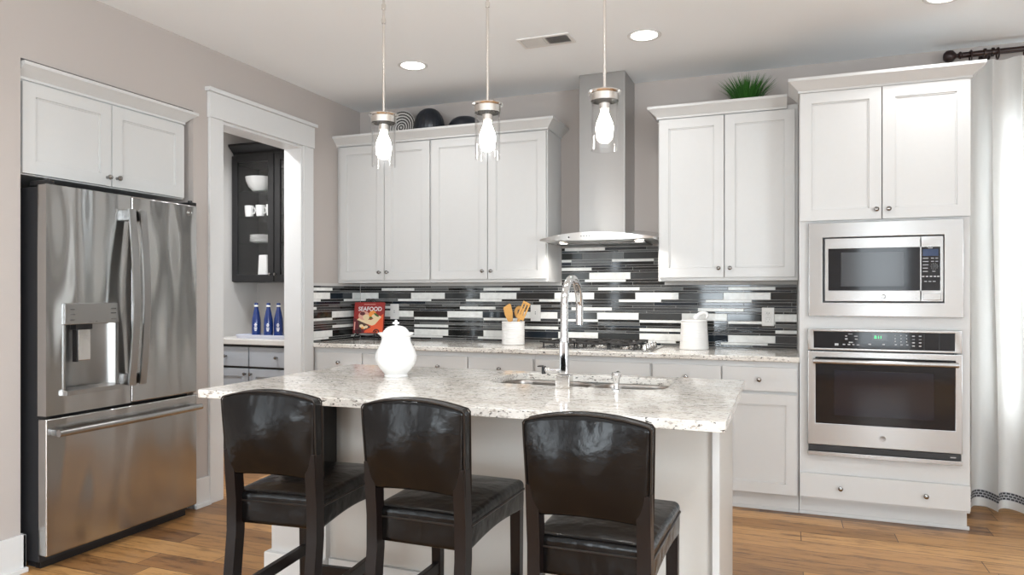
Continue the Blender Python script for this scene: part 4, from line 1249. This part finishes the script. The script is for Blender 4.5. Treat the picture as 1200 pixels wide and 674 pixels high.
for y in (1.15,):  # row out of view, added to throw light on floor and counters
    for x, w in ((-2.245, 'on the refrigerator side'), (-.747, 'above the middle of the room'), (.745, 'on the window side')):
        ceiling_light(x, y, 'added unseen recessed ceiling light %s, over the stools' % w, 10.0)
ceiling_light(-3.90, 3.85, 'added unseen recessed ceiling light inside the pantry', 18.0)  # fixture out of view, added as fill for the pantry
vn = thing('ceiling_vent', 'white rectangular air vent in the ceiling between two recessed lights', 'vent', (-1.296, 3.937, H - .0006))
bm = new_bm()
for a, b, c, d in ((-.158, .158, -.080, -.060), (-.158, .158, .060, .080), (-.158, -.138, -.060, .060), (.138, .158, -.060, .060), (-.006, .006, -.060, .060)): box(bm, a, b, c, d, -.008, 0, .002)
obj('frame', bm, M_vent, vn)
bm = new_bm(); box(bm, -.138, .138, -.06, .06, -.0012, -.0004); obj('duct_opening', bm, M_ventdark, vn)
for sx, ang in ((-1, -.62), (1, .95)):
    bm = new_bm()
    for k in range(10):
        x = sx * (.016 + .0125 * k)
        t = bmesh.new(); box(t, -.006, .006, -.059, .059, -.0006, .0006); merge(bm, t, 0, Matrix.Translation((x, 0, -.0062)) @ Matrix.Rotation(ang, 4, 'Y'))
    obj('louvers', bm, M_vent, vn)

# ------------------------------------------------------------------ curtain
rd = thing('curtain_rod', 'dark bronze curtain rod with ball finial near the ceiling', 'curtain rod', (.98, 4.865, 2.672))
bm = new_bm(); cyl(bm, (0, 0, 0), (2.2, 0, 0), .0165, n=18); obj('pole', bm, M_rod, rd)
bm = new_bm(); M = Matrix.Translation((-.002, 0, 0)) @ Matrix.Rotation(-PI / 2, 4, 'Y')
lathe(bm, [(.0165, 0), (.022, .004), (.022, .010), (.012, .018), (.012, .026), (.022, .034), (.033, .046), (.037, .062), (.033, .080), (.020, .092), (0, .096)], n=28, M=M); obj('finial', bm, M_rod, rd)
for x in (.135, 2.10):
    bm = new_bm(); cyl(bm, (x, 0, 0), (x, .1, 0), .010, n=12); cyl(bm, (x, .092, 0), (x, .1028, 0), .030, n=20)
    cyl(bm, (x - .026, 0, 0), (x - .014, 0, 0), .026, n=20); cyl(bm, (x + .014, 0, 0), (x + .026, 0, 0), .026, n=20); obj('bracket', bm, M_rod, rd)
cu = thing('curtain', 'white linen curtain with dark Greek key band near its hem', 'curtain', (.95, 4.80, 0))
NX, NZ = 220, 46; CWD = 1.15
def curt(u, v):
    """u 0..1 across, v 0 (hem) .. 1 (heading)"""
    ph = u * CWD / .135 * 2 * PI
    amp = .052 * (1 - .45 * v ** 1.5) * (1 + .25 * math.sin(u * 9 + 1))
    x = u * CWD + .018 * math.sin(ph + 1.2) * (1 - .3 * v) + .010 * math.sin(v * 5 + u * 6)
    y = -amp * math.sin(ph - .5 + .25 * math.sin(v * 3 + u * 4)) - .012 * math.sin(ph * .5 + 1) + .035 * v
    z = .022 + 2.605 * v
    if v > .96: z -= .012 * abs(math.sin(ph * .5)) * (v - .96) / .04
    return Vector((x, y, z))
bm = new_bm()
g = [[bm.verts.new(curt(i / NX, j / NZ)) for j in range(NZ + 1)] for i in range(NX + 1)]
for i in range(NX):
    for j in range(NZ): bm.faces.new((g[i][j], g[i + 1][j], g[i + 1][j + 1], g[i][j + 1]))
fb = obj('fabric', bm, M_curtain, cu)
bm = new_bm(); uvl = bm.loops.layers.uv.new('UVMap')
zb0, zb1 = .070, .116; v0_, v1_ = (zb0 - .022) / 2.605, (zb1 - .022) / 2.605
prev = None; L = 0; ra = []
for i in range(NX * 2 + 1):
    u = i / (NX * 2); a, b = curt(u, v0_), curt(u, v1_)
    du = curt(min(1, u + .001), v0_) - curt(max(0, u - .001), v0_); n_ = Vector((du.y, -du.x, 0)).normalized() * .0022
    if prev is not None: L += (a - prev).length
    prev = a; ra.append((bm.verts.new(a + n_), bm.verts.new(b + n_), L))
for (a, b, l0), (c, d, l1) in zip(ra, ra[1:]):
    f = bm.faces.new((a, c, d, b))
    for lp, uv in zip(f.loops, ((l0, 0), (l1, 0), (l1, .0465), (l0, .0465))): lp[uvl].uv = uv
tag(obj('key_band', bm, M_band, cu), 'dark woven band with a Greek key pattern')
for k in range(9):
    x = .075 + .135 * k
    bm = new_bm(); tube(bm, [(x, .065 + .032 * math.cos(a), 2.672 + .032 * math.sin(a) - .0105) for a in [2 * PI * i / 24 for i in range(24)]], .0045, 8, True, up=Vector((1, 0, 0)))
    obj('ring', bm, M_rod, cu)

# ------------------------------------------------------------------ pantry behind the doorway
pc = thing('glass_door_cabinet', 'black wall cabinet with glass doors in the pantry', 'cabinet', (-4.362, 4.750, 0))
PW = .92
bm = new_bm()
box(bm, 0, .018, .021, .328, 1.36, 2.44); box(bm, PW - .018, PW, .021, .328, 1.36, 2.44); box(bm, .018, PW - .018, .31, .328, 1.36, 2.44)
box(bm, .018, PW - .018, .021, .31, 1.36, 1.415); box(bm, .018, PW - .018, .021, .31, 2.36, 2.44)
obj('body', bm, M_pblack, pc)
bm = new_bm(); crown_run(bm, [(0, .03), (PW, .03), (PW, .328)], 1.15, 2.432); obj('crown', bm, M_pblack, pc)
SHELF = (1.690, 1.915, 2.130)
for z in SHELF:
    bm = new_bm(); box(bm, .018, PW - .018, .035, .31, z - .008, z); obj('shelf', bm, thin_glass('shelf_glass_%d' % int(z * 1000), (.85, .9, .88)), pc)
for a, b, kx in ((.004, .436, .414), (.444, .916, .466)):
    bm = new_bm(); s = .058
    box(bm, a, a + s, 0, .02, 1.364, 2.425, .002); box(bm, b - s, b, 0, .02, 1.364, 2.425, .002)
    box(bm, a + s, b - s, 0, .02, 1.364, 1.364 + s, .002); box(bm, a + s, b - s, 0, .02, 2.425 - s, 2.425, .002)
    d = obj('door', bm, M_pblack, pc)
    bm = new_bm(); box(bm, a + s, b - s, .008, .011, 1.364 + s, 2.425 - s); obj('pane', bm, M_pane, d)
    obj('knob', knob_bm(kx, 1.425, 0, .012), M_knob, d)
def px(x, y, z): return (x, y, z)
sb = thing('serving_bowl', 'white bowl on the top shelf of the black glass cabinet', 'bowl', (-4.184, 4.895, 2.1305))
bm = new_bm(); lathe(bm, [(0, 0), (.055, 0), (.06, .006), (.095, .04), (.118, .09), (.122, .125), (.118, .125), (.09, .045), (.05, .012), (0, .010)], n=40); obj('body', bm, M_ceramic, sb)
def mug(x, label):
    m = thing('mug', label, 'mug', (x, 4.835, 1.9155), 0, 'white mugs in the glass cabinet')
    bm = new_bm(); lathe(bm, [(0, 0), (.030, 0), (.034, .01), (.0385, .05), (.040, .095), (.037, .095), (.034, .05), (.028, .008), (0, .006)], n=32); obj('body', bm, M_ceramic, m)
    bm = new_bm(); tube(bm, [(.037, 0, .075), (.055, 0, .074), (.061, 0, .052), (.052, 0, .030), (.035, 0, .026)], .0055, 8, up=Vector((0, 1, 0))); obj('handle', bm, M_ceramic, m)
    return m
m0 = mug(-4.247, 'leftmost white mug on the middle shelf of the black cabinet')
dup(m0, (-4.131, 4.835, 1.9155), label='second white mug from the left in the black cabinet')
dup(m0, (-4.022, 4.835, 1.9155), label='white mug half hidden behind the cabinet door stile')
p0 = None
for k in range(6):
    if p0 is None:
        bm = new_bm(); lathe(bm, [(0, 0), (.055, 0), (.06, .004), (.098, .014), (.100, .016), (.098, .0175), (.06, .0085), (0, .006)], n=40)
        p0 = obj('plate', bm, M_ceramic); p0.location = (-4.160, 4.885, 1.6905)
        tag(p0, 'white plate in the stack on the lower shelf of the black cabinet', 'plate', 'stacked white plates')
    else:
        c = p0.copy(); COL.objects.link(c); c.location = (-4.160, 4.885, 1.6905 + .0108 * k)
pt = thing('white_pitcher', 'white square pitcher at the bottom of the black cabinet', 'pitcher', (-4.098, 4.86, 1.4155))
bm = new_bm(); gridbox(bm, (.045, .04, .088), .012, (4, 4, 6), lambda p: (p.x * (1.12 - .9 * (p.z + .088)) + .0, p.y * (1.1 - .6 * (p.z + .088)), p.z + .088)); obj('body', bm, M_ceramic, pt)
bm = new_bm(); tube(bm, [(.036, 0, .145), (.07, 0, .14), (.078, 0, .09), (.05, 0, .045)], .006, 8, up=Vector((0, 1, 0))); obj('handle', bm, M_ceramic, pt)

bm = new_bm(); box(bm, -4.378, XW - .002, 4.450, 5.078, .863, .903, .004)
tag(obj('pantry_countertop', bm, paint('pantry_stone', (0.66, 0.64, 0.61), 0.25)), 'pale stone countertop inside the pantry behind the doorway', 'countertop')
pb = thing('pantry_base_cabinet', 'base cabinet with drawers inside the pantry, glare painted into its grey fronts', 'cabinet', (-4.378, 4.470, 0))
bm = new_bm(); box(bm, 0, .998, .021, .60, .10, .8625); box(bm, 0, .998, .08, .6, 0, .10); obj('body', bm, M_pblack, pb)
for a, b, kx in ((.010, .437, .416), (.449, .99, .472)):
    door(pb, a, b, .690, .842, 0, M_pglare, ((a + b) / 2, .768), 'drawer', True)
    door(pb, a, b, .108, .672, 0, M_pglare, (kx, .632))
ty = thing('serving_tray', 'white rectangular tray under the blue bottles', 'tray', (-3.89, 4.69, .9035))
bm = new_bm()
t = bmesh.new(); rings = []
for ins, z in ((.012, 0), (0, .028), (.004, .030), (.014, .006)):
    rings.append([t.verts.new((x, y, z)) for x, y in rrect(-.27 + ins, .27 - ins, -.13 + ins, .13 - ins, .02, 4)])
for A, B in zip(rings, rings[1:]):
    for i in range(len(A)): t.faces.new((A[i], A[(i + 1) % len(A)], B[(i + 1) % len(A)], B[i]))
t.faces.new(list(reversed(rings[0]))); t.faces.new(rings[-1]); bmesh.ops.recalc_face_normals(t, faces=t.faces); merge(bm, t)
obj('body', bm, M_tray, ty)
def bottle(x, y, label):
    b = thing('blue_bottle', label, 'bottle', (x, y, .9098), 0, 'blue bottles in the pantry')
    bm = new_bm(); lathe(bm, [(0, 0), (.034, 0), (.037, .004), (.0375, .11), (.034, .15), (.024, .20), (.0165, .232), (.0155, .248), (.0155, .25), (0, .25)], n=28); obj('body', bm, M_bluebottle, b)
    bm = new_bm(); lathe(bm, [(.0165, .246), (.0185, .248), (.0185, .258), (.0165, .260)], n=24); obj('neck_ring', bm, M_white, b)
    bm = new_bm(); lathe(bm, [(.016, .252), (.0165, .272), (.013, .277), (0, .278)], n=22); obj('cap', bm, M_bluebottle, b)
    bm = new_bm()
    for k, (z, w) in enumerate(((.105, .16), (.095, .3), (.085, .22), (.070, .34), (.058, .30), (.048, .2))):
        r = .0379; c0 = -PI / 2 + .55; n = 6
        lo = [bm.verts.new((r * math.cos(c0 - w + 2 * w * i / n), r * math.sin(c0 - w + 2 * w * i / n), z)) for i in range(n + 1)]
        hi = [bm.verts.new((v.co.x, v.co.y, z + .007)) for v in lo]
        for i in range(n): bm.faces.new((lo[i], lo[i + 1], hi[i + 1], hi[i]))
    obj('label_print', bm, M_white, b)
    return b
b0 = bottle(-4.075, 4.72, 'leftmost of three blue bottles on the tray in the pantry')
dup(b0, (-3.935, 4.70, .9098), label='middle one of three blue bottles on the tray in the pantry')
dup(b0, (-3.862, 4.735, .9098), label='rightmost of three blue bottles, partly behind the door jamb')

# ------------------------------------------------------------------ bar stools (local: facing +y, the back rest over y=0)
def make_stool():
    s = thing('bar_stool', 'black leather bar stool farthest left at the island', 'bar stool', (-1.47, 1.75, 0), math.radians(5.5), 'leather bar stools at the island')
    bm = new_bm()
    def dpad(p):
        u = p.x / .163; v = (p.z + .118) / .236
        x = p.x * (.955 + .045 * v)
        y = p.y + .030 - .022 * v + .010 * u * u - (.024 * (1 - u * u) * math.sin(PI * v) if p.y < 0 else 0)
        z = .696 + .246 * v + (.026 * (1 - u * u) * v ** 2) + (.012 * (1 - u * u)) * (1 - v) ** 2
        z += 0
        if p.y < 0: y += .0022 * math.sin(x * 150) * max(0, v - .82) * 4
        return (x, y, z)
    gridbox(bm, (.163, .024, .118), .012, (22, 3, 14), dpad)
    pad = obj('backrest', bm, M_leather, s, 60)
    bm = new_bm()
    for yy in (-.020, .020):
        pts = [(x, Vector(dpad(Vector((x, yy, .112)))).y, Vector(dpad(Vector((x, yy, .112)))).z + .006) for x in [-.157 + .314 * i / 24 for i in range(25)]]
        side = lambda sx: [(dpad(Vector((sx, yy, z)))[0] + math.copysign(.001, sx), dpad(Vector((sx, yy, z)))[1], dpad(Vector((sx, yy, z)))[2]) for z in [-.112 + .224 * i / 16 for i in range(17)]]
        tube(bm, side(-.162) + pts + list(reversed(side(.162))), .0026, 6, up=Vector((0, 1, 0)))
    obj('piping', bm, M_piping, pad)
    bm = new_bm()
    def dseat(p):
        u = p.x / .156; w = (p.y + .215) / .43
        z = p.z + .590
        if p.z > 0: z += .016 * (1 - u * u) * (1 - (2 * w - 1) ** 2) - .004
        if p.z > -.02: bulge = .006
        else: bulge = 0
        z2 = z
        if p.z < 0: z2 = z + .020 * math.sin(PI * w) * (p.z / -.056)
        return (p.x * (1.0 + .06 * w) * (1 + bulge), p.y + .263, z2 - .012 * (1 - w) * 0)
    gridbox(bm, (.156, .215, .056), .018, (12, 14, 4), dseat)
    seat = obj('seat', bm, M_leather, s, 60)
    bm = new_bm()
    loop = [(x, y) for x, y in rrect(-.156, .156, -.215, .215, .018, 4)]
    tube(bm, [(x * (1.0 + .06 * ((y + .215) / .43)) * 1.012, y * 1.004 + .263, .612) for x, y in loop], .0028, 6, True)
    obj('seam', bm, M_piping, seat)
    for sx in (-1, 1):
        bm = new_bm(); pts = [(sx * .141, -.020, 0), (sx * .141, .014, .30), (sx * .141, .040, .52), (sx * .141, .040, .62), (sx * .141, .032, .70), (sx * .141, .026, .78)]
        sweep(bm, pts, [(-.017, -.022), (.017, -.022), (.017, .022), (-.017, .022)], up=Vector((0, 1, 0))); obj('leg', bm, M_legs, s)
        bm = new_bm(); t = bmesh.new(); box(t, -.018, .018, -.018, .018, 0, .56, .002)
        for v in t.verts:
            k = 1 - .22 * (1 - v.co.z / .56); v.co.x *= k; v.co.y *= k
        merge(bm, t, 0, Matrix.Translation((sx * .146, .450, 0))); obj('leg', bm, M_legs, s)
        bm = new_bm(); box(bm, sx * .143 - .010, sx * .143 + .010, .02, .435, .30, .338, .002); obj('stretcher', bm, M_legs, s)
    bm = new_bm(); box(bm, -.14, .14, .440, .460, .225, .263, .002); obj('stretcher', bm, M_legs, s)
    return s
st = make_stool()
dup(st, (-.975, 1.755, 0), 0.0, 'black leather bar stool between the other two at the island')
dup(st, (-.456, 1.69, 0), 0.0, 'black leather bar stool nearest the oven, in front of the sink')
